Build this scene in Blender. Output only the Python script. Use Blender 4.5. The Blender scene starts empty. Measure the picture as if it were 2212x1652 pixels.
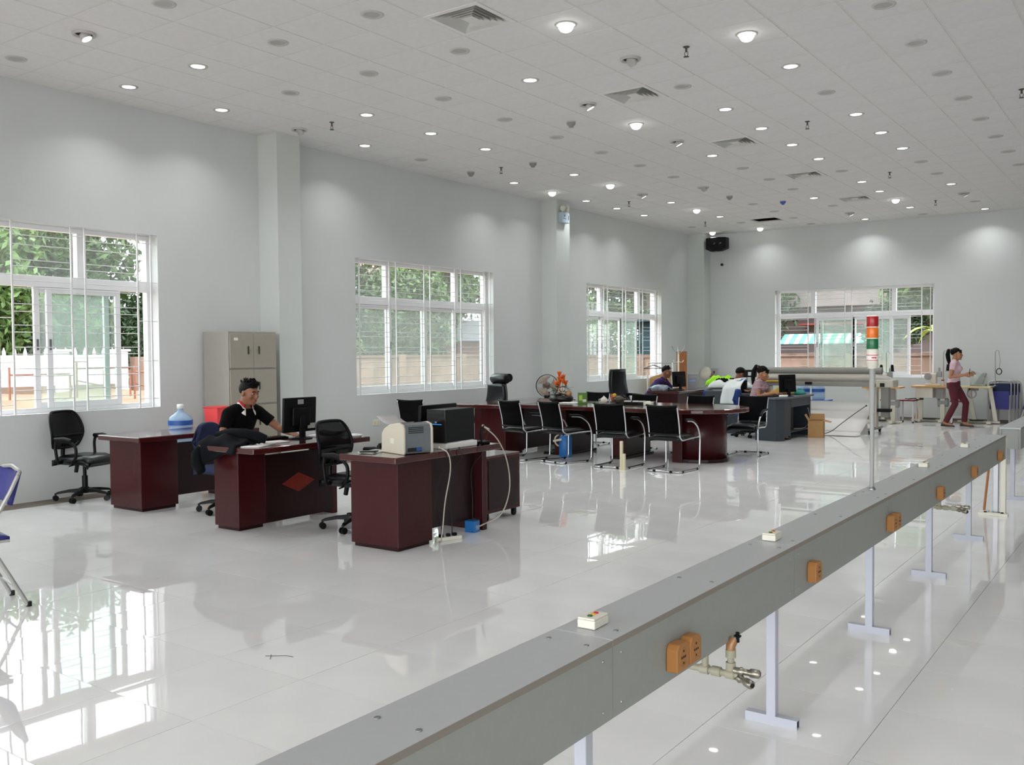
import bpy, math, random
from mathutils import Vector, Matrix, Euler
rnd = random.Random(11)
S = bpy.context.scene
COL = S.collection
PI = math.pi
R = math.radians

# ------------------------------------------------------------------ camera
CAMP = Vector((0, 0, 1.55))
FPX = 2014.22
YAW, PITCH, ROLL = R(35.37213), R(-1.82756), R(-0.46137)
_f = Vector((-math.sin(YAW) * math.cos(PITCH), math.cos(YAW) * math.cos(PITCH), math.sin(PITCH)))
_r0 = Vector((math.cos(YAW), math.sin(YAW), 0)); _u0 = _r0.cross(_f)
_r = _r0 * math.cos(ROLL) + _u0 * math.sin(ROLL)
_u = _u0 * math.cos(ROLL) - _r0 * math.sin(ROLL)
cam = bpy.data.cameras.new('camera'); cam.sensor_width = 36; cam.lens = FPX / 2212 * 36
cam.clip_start = 0.05; cam.clip_end = 300
camo = bpy.data.objects.new('camera', cam); COL.objects.link(camo)
camo.matrix_world = Matrix(((_r.x, _u.x, -_f.x, 0), (_r.y, _u.y, -_f.y, 0), (_r.z, _u.z, -_f.z, 1.55), (0, 0, 0, 1)))
S.camera = camo

# ------------------------------------------------------------------ world, exposure
wd = bpy.data.worlds.new('overcast_sky'); S.world = wd; wd.use_nodes = True
bgn = wd.node_tree.nodes['Background']
bgn.inputs[0].default_value = (0.93, 0.96, 1.0, 1)
bgn.inputs[1].default_value = 5.2
LAMP_E = 7.0
LAMP_W = 4.9
S.view_settings.view_transform = 'Standard'; S.view_settings.look = 'None'
S.view_settings.gamma = 1; S.view_settings.use_curve_mapping = False
S.view_settings.exposure = 0.17

# ------------------------------------------------------------------ materials
def lin(h):
    h = h.lstrip('#'); o = []
    for i in (0, 2, 4):
        c = int(h[i:i + 2], 16) / 255
        o.append(c / 12.92 if c <= 0.04045 else ((c + 0.055) / 1.055) ** 2.4)
    return o
MATS = {}
def mat(name, col, rough=0.5, metal=0.0, var=0.0, vs=6.0, bump=0.0, bs=60.0, stretch=None, emit=0.0, alpha=1.0, spec=0.5, coat=0.0):
    m = bpy.data.materials.new(name); m.use_nodes = True; MATS[name] = m
    nt = m.node_tree; b = nt.nodes['Principled BSDF']; c = lin(col)
    b.inputs['Base Color'].default_value = (*c, 1); b.inputs['Roughness'].default_value = rough
    b.inputs['Metallic'].default_value = metal; b.inputs['Specular IOR Level'].default_value = spec
    b.inputs['Coat Weight'].default_value = coat; b.inputs['Coat Roughness'].default_value = 0.08
    if alpha < 1: b.inputs['Alpha'].default_value = alpha
    if emit:
        b.inputs['Emission Color'].default_value = (*c, 1); b.inputs['Emission Strength'].default_value = emit
    tc = None
    if var or bump:
        tc = nt.nodes.new('ShaderNodeTexCoord'); mp = nt.nodes.new('ShaderNodeMapping')
        nt.links.new(tc.outputs['Object'], mp.inputs[0])
        if stretch: mp.inputs['Scale'].default_value = stretch
    if var:
        n = nt.nodes.new('ShaderNodeTexNoise'); n.inputs['Scale'].default_value = vs; n.inputs['Detail'].default_value = 5
        nt.links.new(mp.outputs[0], n.inputs['Vector'])
        r = nt.nodes.new('ShaderNodeValToRGB'); nt.links.new(n.outputs['Fac'], r.inputs[0])
        r.color_ramp.elements[0].position = 0.3; r.color_ramp.elements[1].position = 0.7
        r.color_ramp.elements[0].color = (*[max(0, x * (1 - var)) for x in c], 1)
        r.color_ramp.elements[1].color = (*[min(1, x * (1 + var)) for x in c], 1)
        nt.links.new(r.outputs[0], b.inputs['Base Color'])
    if bump:
        n2 = nt.nodes.new('ShaderNodeTexNoise'); n2.inputs['Scale'].default_value = bs; n2.inputs['Detail'].default_value = 3
        nt.links.new(mp.outputs[0], n2.inputs['Vector'])
        bp = nt.nodes.new('ShaderNodeBump'); bp.inputs['Strength'].default_value = bump; bp.inputs['Distance'].default_value = 0.01
        nt.links.new(n2.outputs['Fac'], bp.inputs['Height']); nt.links.new(bp.outputs[0], b.inputs['Normal'])
    return m
M = MATS
mat('wall_paint', '#d2d5d3', 0.55, var=0.02, vs=1.5, bump=0.06, bs=90)
mat('column_paint', '#cfd3cf', 0.55, var=0.02, vs=2)
mat('tile_white', '#e2e0df', 0.75, var=0.03, vs=14, bump=0.12, bs=160)
mat('grid_white', '#d9d8d5', 0.5)
mat('void', '#1d1d1c', 0.9)
mat('slab', '#55534f', 0.9, var=0.1)
mat('porcelain', '#f0f0ee', 0.022, var=0.035, vs=2.3, bump=0.012, bs=4.0, spec=.7)
mat('grout', '#75726a', 0.8)
mat('screed', '#7d7468', 0.8, var=0.15, vs=5)
mat('upvc', '#eeeef0', 0.3)
mat('grille_paint', '#e3e3e2', 0.35)
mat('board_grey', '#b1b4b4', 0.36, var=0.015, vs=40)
mat('board_shaded', '#92958f', 0.45, var=0.02, vs=40)  # same laminate as the top, coloured darker for the shade on the sides
mat('edge_band', '#857e73', 0.5)
mat('leg_paint', '#bcbfc9', 0.3)
mat('dark_hole', '#141414', 0.8)
mat('chrome', '#d0d0d2', 0.16, 1.0)
mat('steel', '#9a9b9d', 0.35, 0.9)
mat('brass', '#9c978a', 0.3, 0.85)
mat('socket_brown', '#a9743c', 0.5, var=0.05, vs=8)
mat('ivory', '#e4e1d2', 0.4)
mat('red_gloss', '#c3242b', 0.3)
mat('yellow_gloss', '#dfb32c', 0.35)
mat('green_gloss', '#1d5a34', 0.3)
mat('lens_red', '#a3101b', 0.22)
mat('lens_amber', '#e2700f', 0.22)
mat('lens_green', '#0b6a3c', 0.22)
mat('mahogany', '#3d1215', 0.24, var=0.1, vs=7, stretch=(5, 5, .5), coat=0.06, spec=.28)
mat('mahogany_top', '#451614', 0.13, var=0.1, vs=7, stretch=(5, .5, 5), coat=0.5)
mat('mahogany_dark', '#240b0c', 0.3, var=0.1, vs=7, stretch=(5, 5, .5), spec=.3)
mat('inlay', '#7a2416', 0.25, var=0.15, vs=12)
mat('grey_desk', '#3b4249', 0.45, spec=.3, var=0.04, vs=30)
mat('grey_desk_top', '#5b6066', 0.35, var=0.04, vs=30)
mat('black_plastic', '#0b0b0c', 0.45, spec=.2)
mat('black_gloss', '#0c0c0e', 0.14)
mat('black_leather', '#0d0e11', 0.24, spec=.35, bump=0.1, bs=70)
mat('black_mesh', '#08080a', 0.9, alpha=0.9, spec=.1)
mat('mesh_thin', '#141416', 0.9, alpha=0.75, spec=.1)
mat('navy_fabric', '#1b2547', 0.85, var=0.08, vs=60)
mat('blue_vinyl', '#2b2c7d', 0.4, bump=0.08, bs=80)
mat('blue_fabric', '#1f3f86', 0.85)
mat('pole_grey', '#a2a3a0', 0.5); mat('tube_grey', '#bdbcb7', 0.32, 0.5)
mat('cabinet_grey', '#a39f97', 0.45, var=0.02, vs=20)
mat('cabinet_door', '#a29d8f', 0.42, var=0.02, vs=20)
mat('handle_dark', '#2f2d2b', 0.4)
mat('paper', '#eceae6', 0.7)
mat('paper_grey', '#b9b6b2', 0.7)
mat('foam', '#efeee9', 0.8)
mat('printer_cream', '#cfc8b4', 0.5)
mat('printer_grey', '#6d7376', 0.5)
mat('pc_black', '#111214', 0.5, spec=.25)
mat('pc_beige', '#8d8e90', 0.5)
mat('led_blue', '#2f7fe0', 0.3, emit=1.2)
mat('screen_off', '#0a0b0c', 0.12)
mat('jug_blue', '#a9c9e6', 0.1, alpha=0.6)
mat('jug_label', '#2a56a5', 0.4)
mat('cap_white', '#f0f0ee', 0.4)
mat('folder_red', '#f0484a', 0.45)
mat('skin', '#8f5f45', 0.5, var=0.04, vs=20)
mat('skin_light', '#b07b58', 0.5, var=0.04, vs=20)
mat('lips', '#9b5a4b', 0.5)
mat('hair', '#070606', 0.55, bump=0.4, bs=130, stretch=(1, 1, .2), spec=.15)
mat('eye_white', '#a39a92', 0.6, spec=.2)
mat('shirt_black', '#0b0a0c', 0.9, var=0.1, vs=10, spec=.1)
mat('collar_white', '#e9e6e4', 0.8)
mat('collar_red', '#b8242c', 0.8)
mat('shirt_purple', '#3a1f5c', 0.85, var=0.08, vs=10)
mat('shirt_pink', '#d7b7bf', 0.85, var=0.05, vs=10)
mat('trousers_maroon', '#561a24', 0.85, var=0.12, vs=9)
mat('trousers_dark', '#111116', 0.9, spec=.1)
mat('shoe_brown', '#2c1d16', 0.5)
mat('cloth_white', '#dfe5e3', 0.85, var=0.03, vs=9)
mat('cloth_black', '#0a0a0c', 0.9, var=0.15, vs=8, spec=.1)
mat('cloth_jacket', '#0c0e12', 0.85, var=0.2, vs=8, spec=.12)
mat('cloth_neon', '#a5ee22', 0.8)
mat('cloth_coral', '#c4614b', 0.85)
mat('plastic_bag', '#7f8894', 0.25, var=0.35, vs=14, bump=0.6, bs=18)
mat('cardboard', '#b98f5d', 0.8, var=0.06, vs=8)
mat('wood_board', '#a5673d', 0.55, var=0.15, vs=6, stretch=(4, 4, .6))
mat('ply', '#c9985a', 0.45, var=0.12, vs=7, stretch=(1, 6, 1))
mat('ply_pale', '#d8c494', 0.45, var=0.08, vs=7)
mat('plotter_body', '#c2bdb0', 0.45)
mat('plotter_grey', '#8e8c85', 0.4)
mat('plotter_lid', '#a9a49a', 0.38)
mat('machine_cream', '#d9d4c3', 0.4)
mat('machine_grey', '#9b9b9a', 0.4)
mat('stool_red', '#7e1b2a', 0.4)
mat('stool_white', '#d9d9dc', 0.35)
mat('pipe_cream', '#dcd4b4', 0.45)
mat('pipe_grey', '#aaa690', 0.5)
mat('valve_tan', '#a67c55', 0.4, 0.3)
mat('flower_orange', '#e5691a', 0.6, var=0.25, vs=30)
mat('leaf_dark', '#2c4a22', 0.5, var=0.3, vs=9)
mat('pot_black', '#181513', 0.3)
mat('thermos_blue', '#1f6fb4', 0.35)
mat('thermos_cream', '#d8d5bd', 0.4)
mat('card_green', '#4d7a25', 0.5); mat('card_lime', '#a6c843', 0.5)
mat('teapot', '#d7d2c4', 0.2); mat('jar_brown', '#4a3b33', 0.35)
mat('fan_brown', '#5d4a3c', 0.4); mat('fan_blade', '#b59b85', 0.3, alpha=0.6)
mat('teal_plastic', '#1a8a7d', 0.4)
mat('yellow_cloth', '#c9a13a', 0.8)
mat('oil', '#c3932f', 0.2)
mat('detector_dark', '#5d5550', 0.5, 0.4); mat('detector_blue', '#3b63b5', 0.4); mat('detector_grey', '#8e8b87', 0.5)
mat('unlit', '#b3b0ad', 0.5); mat('trim_ring', '#c0bebb', 0.4)
mat('lamp_on', '#fffdf6', 0.5, emit=LAMP_E); mat('bulb_on', '#fffdf6', 0.5, emit=LAMP_E)
mat('louvre', '#dcdcd7', 0.5); mat('vent_shade', '#101110', 0.8)
mat('box_blue', '#b6c6d2', 0.4)
mat('cable_grey', '#b9b2a6', 0.5); mat('cable_black', '#18181a', 0.5)
mat('dirt', '#80654f', 0.95, var=0.25, vs=1.3, bump=0.5, bs=5)
mat('fence_white', '#f2f0f2', 0.7)
mat('plaster_old', '#7f6a5c', 0.9, var=0.28, vs=2.2, stretch=(1, 1, .5), bump=0.2, bs=8)
mat('plaster_cap', '#6d5a4e', 0.9, var=0.3, vs=4)
mat('concrete_tan', '#7e6b5c', 0.9, var=0.12, vs=2)
mat('rust', '#8a5d4b', 0.7, var=0.2, vs=8)
mat('bark', '#4c4036', 0.9, var=0.25, vs=8, stretch=(1, 1, .3))
mat('leaf_a', '#42592c', 0.5, var=0.35, vs=0.9); mat('leaf_b', '#526e34', 0.5, var=0.35, vs=0.9)
mat('leaf_c', '#33482d', 0.5, var=0.35, vs=0.9); mat('leaf_bright', '#86a84a', 0.5, var=0.2, vs=2)
mat('house_white', '#d8d2d0', 0.85, var=0.05, vs=1); mat('house_pink', '#c59c96', 0.85, var=0.05, vs=1)
mat('house_grey', '#8f8584', 0.9, var=0.15, vs=1.5)
mat('roof_red', '#98493d', 0.8, var=0.15, vs=3); mat('roof_grey', '#726e75', 0.8, var=0.1, vs=3)
mat('brick_red', '#73403b', 0.9, var=0.2, vs=6)
mat('teal_sheet', '#0f343b', 0.6); mat('awning_green', '#5fae98', 0.7); mat('awning_white', '#c9d4d2', 0.7)
mat('banana', '#9dbb4a', 0.5)
mat('window_dark', '#39424a', 0.2)
# thin clear glass: mostly see-through with a fresnel sheen and a faint green tint
def glass(name, tint, haze):
    m = bpy.data.materials.new(name); m.use_nodes = True; nt = m.node_tree; nt.nodes.clear()
    out = nt.nodes.new('ShaderNodeOutputMaterial'); tr = nt.nodes.new('ShaderNodeBsdfTransparent')
    gl = nt.nodes.new('ShaderNodeBsdfGlossy'); gl.inputs['Roughness'].default_value = 0.02
    df = nt.nodes.new('ShaderNodeBsdfTranslucent'); df.inputs[0].default_value = (.9, .95, .93, 1)
    lw = nt.nodes.new('ShaderNodeLayerWeight'); lw.inputs[0].default_value = .5
    pw = nt.nodes.new('ShaderNodeMath'); pw.operation = 'POWER'; pw.inputs[1].default_value = 5; nt.links.new(lw.outputs['Facing'], pw.inputs[0])
    fr = nt.nodes.new('ShaderNodeMath'); fr.operation = 'MULTIPLY_ADD'; fr.inputs[1].default_value = .9; fr.inputs[2].default_value = .035; nt.links.new(pw.outputs[0], fr.inputs[0])
    tr.inputs[0].default_value = (*tint, 1)
    m1 = nt.nodes.new('ShaderNodeMixShader'); m1.inputs[0].default_value = haze
    m2 = nt.nodes.new('ShaderNodeMixShader')
    nt.links.new(tr.outputs[0], m1.inputs[1]); nt.links.new(df.outputs[0], m1.inputs[2])
    nt.links.new(fr.outputs[0], m2.inputs[0]); nt.links.new(m1.outputs[0], m2.inputs[1]); nt.links.new(gl.outputs[0], m2.inputs[2])
    nt.links.new(m2.outputs[0], out.inputs[0]); MATS[name] = m
glass('glass_clear', (.93, .96, .94), .03); glass('glass_haze', (.86, .92, .89), .07)
# knitted stripes of the seated woman's shirt
def stripes(name, c1, c2, scale):
    m = mat(name, c1, 0.85); nt = m.node_tree; b = nt.nodes['Principled BSDF']
    tc = nt.nodes.new('ShaderNodeTexCoord'); w = nt.nodes.new('ShaderNodeTexWave'); w.bands_direction = 'Z'
    w.inputs['Scale'].default_value = scale; w.inputs['Distortion'].default_value = 0.6
    nt.links.new(tc.outputs['Object'], w.inputs[0]); r = nt.nodes.new('ShaderNodeValToRGB')
    r.color_ramp.elements[0].position = .45; r.color_ramp.elements[1].position = .55
    r.color_ramp.elements[0].color = (*lin(c1), 1); r.color_ramp.elements[1].color = (*lin(c2), 1)
    nt.links.new(w.outputs[0], r.inputs[0]); nt.links.new(r.outputs[0], b.inputs['Base Color'])
stripes('shirt_striped', '#7d4a58', '#d9c3c6', 13)

# ------------------------------------------------------------------ mesh builder
class MB:
    def __init__(s): s.v = []; s.f = []; s.s = []
    def add(s, vs, fs, sm=False, Mx=None):
        k = len(s.v)
        if Mx is not None: vs = [Mx @ Vector(p) for p in vs]
        s.v += [tuple(p) for p in vs]
        for f in fs: s.f.append([i + k for i in f]); s.s.append(sm)
        return s
    def box(s, x0, x1, y0, y1, z0, z1, Mx=None):
        return s.add([(x0, y0, z0), (x1, y0, z0), (x1, y1, z0), (x0, y1, z0), (x0, y0, z1), (x1, y0, z1), (x1, y1, z1), (x0, y1, z1)],
                     [(0, 3, 2, 1), (4, 5, 6, 7), (0, 1, 5, 4), (1, 2, 6, 5), (2, 3, 7, 6), (3, 0, 4, 7)], False, Mx)
    def cb(s, c, d, rot=(0, 0, 0)):
        Mx = Matrix.Translation(c) @ Euler(rot).to_matrix().to_4x4(); d = [q / 2 for q in d]
        return s.box(-d[0], d[0], -d[1], d[1], -d[2], d[2], Mx)
    def loft(s, rings, sm=True, caps=True, closed=False):
        n = len(rings[0]); vs = [p for r in rings for p in r]; fs = []
        m = len(rings)
        for i in range(m if closed else m - 1):
            for j in range(n):
                a = i * n + j; b = i * n + (j + 1) % n; c = ((i + 1) % m) * n + (j + 1) % n; d = ((i + 1) % m) * n + j
                fs.append((a, b, c, d))
        s.add(vs, fs, sm)
        if caps and not closed:
            s.add(rings[0], [tuple(range(n))[::-1]]); s.add(rings[-1], [tuple(range(n))])
        return s
    def tube(s, pts, r, n=8, sm=True, closed=False, bend=0.0, caps=True):
        P = [Vector(p) for p in pts]
        rr = list(r) if hasattr(r, '__len__') else None
        if bend and rr is None:
            Q = [P[0]]
            for i in range(1, len(P) - 1):
                a = P[i - 1] - P[i]; c = P[i + 1] - P[i]
                b = min(bend, a.length * .49, c.length * .49); p0 = P[i] + a.normalized() * b; p1 = P[i] + c.normalized() * b
                for t in (0, .25, .5, .75, 1): Q.append(p0 * (1 - t) ** 2 + P[i] * 2 * t * (1 - t) + p1 * t * t)
            P = Q + [P[-1]]
        up = None; rings = []
        for i, p in enumerate(P):
            if closed: t = (P[(i + 1) % len(P)] - P[i - 1])
            else: t = (P[min(i + 1, len(P) - 1)] - P[max(i - 1, 0)])
            t.normalize()
            if up is None: up = t.orthogonal().normalized()
            else:
                up = up - t * up.dot(t)
                up = up.normalized() if up.length > 1e-6 else t.orthogonal().normalized()
            w = t.cross(up); ra = rr[i] if rr else r
            rings.append([p + (up * math.cos(2 * PI * k / n) + w * math.sin(2 * PI * k / n)) * ra for k in range(n)])
        return s.loft(rings, sm, caps, closed)
    def cyl(s, c, r, h, n=16, r2=None, axis='z'):
        c = Vector(c); d = {'x': Vector((h, 0, 0)), 'y': Vector((0, h, 0)), 'z': Vector((0, 0, h))}[axis]
        return s.tube([c, c + d], [r, r if r2 is None else r2], n)
    def lathe(s, prof, c=(0, 0, 0), n=16, sm=True, Mx=None, sx=1, sy=1, caps=True):
        rings = [[Vector((c[0] + max(r, 1e-4) * math.cos(2 * PI * k / n) * sx, c[1] + max(r, 1e-4) * math.sin(2 * PI * k / n) * sy, c[2] + z)) for k in range(n)] for r, z in prof]
        if Mx is not None: rings = [[Mx @ p for p in q] for q in rings]
        return s.loft(rings, sm, caps)
    def ell(s, c, r, n=12, m=8, Mx=None):
        if not hasattr(r, '__len__'): r = (r, r, r)
        rings = []
        for i in range(m + 1):
            a = -PI / 2 + PI * i / m; q = max(math.cos(a), 1e-3)
            rings.append([Vector((c[0] + r[0] * q * math.cos(2 * PI * k / n), c[1] + r[1] * q * math.sin(2 * PI * k / n), c[2] + r[2] * math.sin(a))) for k in range(n)])
        if Mx is not None: rings = [[Mx @ p for p in q] for q in rings]
        return s.loft(rings, True, True)
    def prism(s, poly, z0, z1, Mx=None):
        n = len(poly); vs = [(x, y, z0) for x, y in poly] + [(x, y, z1) for x, y in poly]
        fs = [tuple(range(n))[::-1], tuple(range(n, 2 * n))] + [(i, (i + 1) % n, n + (i + 1) % n, n + i) for i in range(n)]
        return s.add(vs, fs, False, Mx)
    def sheet(s, fn, nu, nv, th=0.004, sm=True):
        G = [[Vector(fn(i / nu, j / nv)) for j in range(nv + 1)] for i in range(nu + 1)]
        top = [p for r in G for p in r]; N = []
        for i in range(nu + 1):
            for j in range(nv + 1):
                du = G[min(i + 1, nu)][j] - G[max(i - 1, 0)][j]; dv = G[i][min(j + 1, nv)] - G[i][max(j - 1, 0)]
                q = du.cross(dv); N.append(q.normalized() if q.length > 1e-9 else Vector((0, 0, 1)))
        bot = [p - q * th for p, q in zip(top, N)]; w = nv + 1; o = len(top); fs = []
        for i in range(nu):
            for j in range(nv):
                a = i * w + j; fs.append((a, a + w, a + w + 1, a + 1)); fs.append((o + a, o + a + 1, o + a + w + 1, o + a + w))
        e = [i * w for i in range(nu + 1)] + [nu * w + j for j in range(1, nv + 1)] + [i * w + nv for i in range(nu - 1, -1, -1)] + [j for j in range(nv - 1, 0, -1)]
        for k in range(len(e)):
            a, b = e[k], e[(k + 1) % len(e)]; fs.append((b, a, o + a, o + b))
        return s.add(top + bot, fs, sm)
    def mesh(s, name):
        me = bpy.data.meshes.new(name); me.from_pydata(s.v, [], s.f); me.polygons.foreach_set('use_smooth', s.s); me.update(); return me

def link(name, me, m, parent=None, loc=None, rot=None):
    o = bpy.data.objects.new(name, me); COL.objects.link(o)
    if m and not me.materials: me.materials.append(M[m] if isinstance(m, str) else m)
    if parent is not None: o.parent = parent
    if loc is not None: o.location = loc
    if rot is not None: o.rotation_euler = rot
    return o
def obj(name, mb, m, parent=None, bevel=0.0, loc=None, rot=None, kind=None, seg=2):
    o = link(name, mb.mesh(name), m, parent, loc, rot)
    if bevel:
        b = o.modifiers.new('edge', 'BEVEL'); b.width = bevel; b.segments = seg; b.limit_method = 'ANGLE'; b.angle_limit = R(40)
    if kind: o['kind'] = kind
    return o
def tag(o, label, cat, group=None):
    o['label'] = label; o['category'] = cat
    if group: o['group'] = group
    return o
def thing(name, label, cat, loc=(0, 0, 0), rz=0.0, group=None):
    o = bpy.data.objects.new(name, None); COL.objects.link(o); o.location = loc; o.rotation_euler = (0, 0, rz)
    o.empty_display_size = 0.1
    return tag(o, label, cat, group)
def dup(root, loc=None, rz=None, label=None, scale=None):
    def cp(o, par):
        c = o.copy(); COL.objects.link(c)
        if par is not None: c.parent = par
        for ch in o.children: cp(ch, c)
        return c
    c = cp(root, None)
    if loc is not None: c.location = loc
    if rz is not None: c.rotation_euler = (0, 0, rz)
    if label: c['label'] = label
    if scale: c.scale = (scale,) * 3
    return c
ORD = 'zeroth first second third fourth fifth sixth seventh eighth ninth tenth eleventh twelfth thirteenth fourteenth fifteenth sixteenth'.split()
def proj(p):
    d = Vector(p) - CAMP; z = d.dot(_f)
    return None if z < .1 else (1106 + FPX * d.dot(_r) / z, 826 - FPX * d.dot(_u) / z)
def pxarea(x, y, z, h=.3):
    q = [proj((x + a, y + b, z)) for a, b in ((-h, -h), (h, -h), (h, h), (-h, h))]
    if any(c is None for c in q): return 0
    q = [(min(max(a, 0), 2212), min(max(b, 0), 1652)) for a, b in q]
    return abs(sum(q[i][0] * q[(i + 1) % 4][1] - q[(i + 1) % 4][0] * q[i][1] for i in range(4))) / 2

# ------------------------------------------------------------------ the room
XW, YE, XR, YF, CE = -9.94, 22.0, 8.0, -4.6, 4.45
ZT = 4.78
def struct(name, mb, m, parent=None, bevel=0, kind='structure'):
    return obj(name, mb, m, parent, bevel, kind=kind)
def wall_x(mb, xa, xb, y0, y1, holes):       # wall slab in the y direction with openings (y0, y1, z0, z1)
    y = y0
    for a, b, c, d in holes:
        mb.box(xa, xb, y, a, -.3, ZT); mb.box(xa, xb, a, b, -.3, c); mb.box(xa, xb, a, b, d, ZT); y = b
    mb.box(xa, xb, y, y1, -.3, ZT)
def wall_y(mb, ya, yb, x0, x1, holes):
    x = x0
    for a, b, c, d in holes:
        mb.box(x, a, ya, yb, -.3, ZT); mb.box(a, b, ya, yb, -.3, c); mb.box(a, b, ya, yb, d, ZT); x = b
    mb.box(x, x1, ya, yb, -.3, ZT)
ZS, ZH = 0.935, 2.985
WINS = [(3.24, 6.69), (10.0, 13.45), (16.7, 20.155)]
m = MB(); wall_x(m, XW - .3, XW, YF - .3, YE + .3, [(a, b, ZS, ZH) for a, b in WINS]); struct('wall_left', m, 'wall_paint')
m = MB(); wall_y(m, YE, YE + .3, XW, XR, [(-7.84, -4.29, ZS, ZH)]); struct('wall_back', m, 'wall_paint')
m = MB(); wall_x(m, XR, XR + .3, YF - .3, YE + .3, []); struct('wall_right', m, 'wall_paint')
m = MB(); wall_y(m, YF - .3, YF, XW, XR, [(-9.4, -5.4, .1, 4.1), (-4.9, -.9, .1, 4.1), (-.4, 3.6, .1, 4.1), (4.1, 7.6, .1, 4.1)]); struct('wall_front', m, 'wall_paint')  # unseen wall; its openings are added to let in more daylight
for k, (ya, yb, xp) in enumerate([(8.22, 8.62, -9.57), (15.02, 15.5, -9.6), (21.62, 22.0, -9.5)]):
    m = MB(); m.box(XW - .01, xp, ya, yb, -.02, CE + .1); struct('column_%d' % (k + 1), m, 'column_paint', bevel=.006)
# floor: slab with single polished tiles on it
FX, FY = -3.378, 2.995
m = MB(); m.box(XW - .3, XR + .3, YF - .3, YE + .3, -.3, -.006); floor = struct('floor', m, 'grout')
TX0, TY1 = -9.58, 21.72
def tile_geo(mb, cx, cy, hx, hy):
    ix, iy, d = hx - .06, hy - .06, .00035
    xs = (-hx, -ix, ix, hx); ys = (-hy, -iy, iy, hy); vs = []; fs = []
    for i, x in enumerate(xs):
        for j, y in enumerate(ys):
            e = (i in (0, 3)) + (j in (0, 3)); vs.append((cx + x, cy + y, -d * (0, 1, 1)[e]))
    for i in range(3):
        for j in range(3): fs.append((i * 4 + j, i * 4 + 4 + j, i * 4 + 5 + j, i * 4 + 1 + j))
    mb.add(vs, fs, True)
    c = [(cx - hx, cy - hy), (cx + hx, cy - hy), (cx + hx, cy + hy), (cx - hx, cy + hy)]
    mb.add([(x, y, -.0004) for x, y in c] + [(x, y, -.006) for x, y in c], [(i, 4 + i, 4 + (i + 1) % 4, (i + 1) % 4) for i in range(4)])
H = .2988
cells = []
i0 = math.floor((TX0 - FX) / .6) - 1; i1 = math.ceil((XR - FX) / .6); j0 = math.floor((YF - FY) / .6); j1 = math.ceil((TY1 - FY) / .6)
for i in range(i0, i1):
    for j in range(j0, j1):
        x0, x1 = max(FX + .6 * i, TX0), min(FX + .6 * i + .6, XR); y0, y1 = max(FY + .6 * j, YF), min(FY + .6 * j + .6, TY1)
        if x1 - x0 < .15 or y1 - y0 < .15: continue
        full = x1 - x0 > .599 and y1 - y0 > .599
        cells.append((pxarea((x0 + x1) / 2, (y0 + y1) / 2, 0) if full else 0, x0, x1, y0, y1))
cells.sort(key=lambda t: -t[0])
b = MB(); tile_geo(b, 0, 0, H, H); tme = b.mesh('floor_tile'); tme.materials.append(M['porcelain'])
rest = MB()
for k, (ar, x0, x1, y0, y1) in enumerate(cells):
    cx, cy = (x0 + x1) / 2, (y0 + y1) / 2
    if k < 300 and ar > 0:
        o = link('floor_tile', tme, None, floor, (cx, cy, 0)); o.rotation_euler = (R(rnd.uniform(-.04, .04)), R(rnd.uniform(-.04, .04)), 0)
    else: tile_geo(rest, cx, cy, (x1 - x0) / 2 - .0012, (y1 - y0) / 2 - .0012)
struct('distant_tile_field', rest, 'porcelain', floor, kind='stuff')
m = MB(); m.box(XW, TX0 - .003, YF, YE, -.02, -.0015); struct('trim_1', m, 'screed')
m = MB(); m.box(TX0, XR, TY1 + .003, YE, -.02, -.0015); struct('trim_2', m, 'screed')
m = MB(); m.box(TX0, XR, YE - .03, YE - .002, -.01, .05); struct('baseboard_back', m, 'screed')

# ceiling: slab, grid, tiles
LX, LY = -6.525, 6.2008
def cell(i, j): return LX + .6 * (i + .5), LY + .6 * (j + .5)
m = MB(); m.box(XW - .3, XR + .3, YF - .3, YE + .3, ZT - .03, ZT + .15); ceil = struct('ceiling', m, 'slab')
g = MB()
ci0 = math.floor((XW - LX) / .6); ci1 = math.ceil((XR - LX) / .6); cj0 = math.floor((YF - LY) / .6); cj1 = math.ceil((YE - LY) / .6)
for i in range(ci0 + 1, ci1): g.box(LX + .6 * i - .012, LX + .6 * i + .012, YF, YE, CE + .003, CE + .03)
for j in range(cj0 + 1, cj1): g.box(XW, XR, LY + .6 * j - .012, LY + .6 * j + .012, CE + .0035, CE + .03)
for q in ((XW, XW + .02, YF, YE), (XR - .02, XR, YF, YE), (XW, XR, YF, YF + .02), (XW, XR, YE - .02, YE)): g.box(*q, CE + .002, CE + .03)
obj('ceiling_grid', g, 'grid_white', ceil, kind='stuff')
VENTS = [(2, 0), (2, 5), (2, 10), (2, 15), (2, 20)]; HATCH = (-2, 23)
b = MB(); b.box(-.288, .288, -.288, .288, 0, .012); cme = b.mesh('ceiling_tile'); cme.materials.append(M['tile_white'])
cc = []
for i in range(ci0, ci1):
    for j in range(cj0, cj1):
        if (i, j) in VENTS or (i, j) == HATCH: continue
        x0, x1 = max(LX + .6 * i, XW), min(LX + .6 * i + .6, XR); y0, y1 = max(LY + .6 * j, YF), min(LY + .6 * j + .6, YE)
        if x1 - x0 < .05 or y1 - y0 < .05: continue
        full = x1 - x0 > .599 and y1 - y0 > .599
        cc.append((pxarea((x0 + x1) / 2, (y0 + y1) / 2, CE) if full else 0, x0, x1, y0, y1))
cc.sort(key=lambda t: -t[0]); rest = MB()
for k, (ar, x0, x1, y0, y1) in enumerate(cc):
    if k < 299 and ar > 0: link('ceiling_tile', cme, None, ceil, ((x0 + x1) / 2, (y0 + y1) / 2, CE + rnd.uniform(0, .0012)))
    else: rest.box(x0 + .012, x1 - .012, y0 + .012, y1 - .012, CE, CE + .012)
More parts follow.
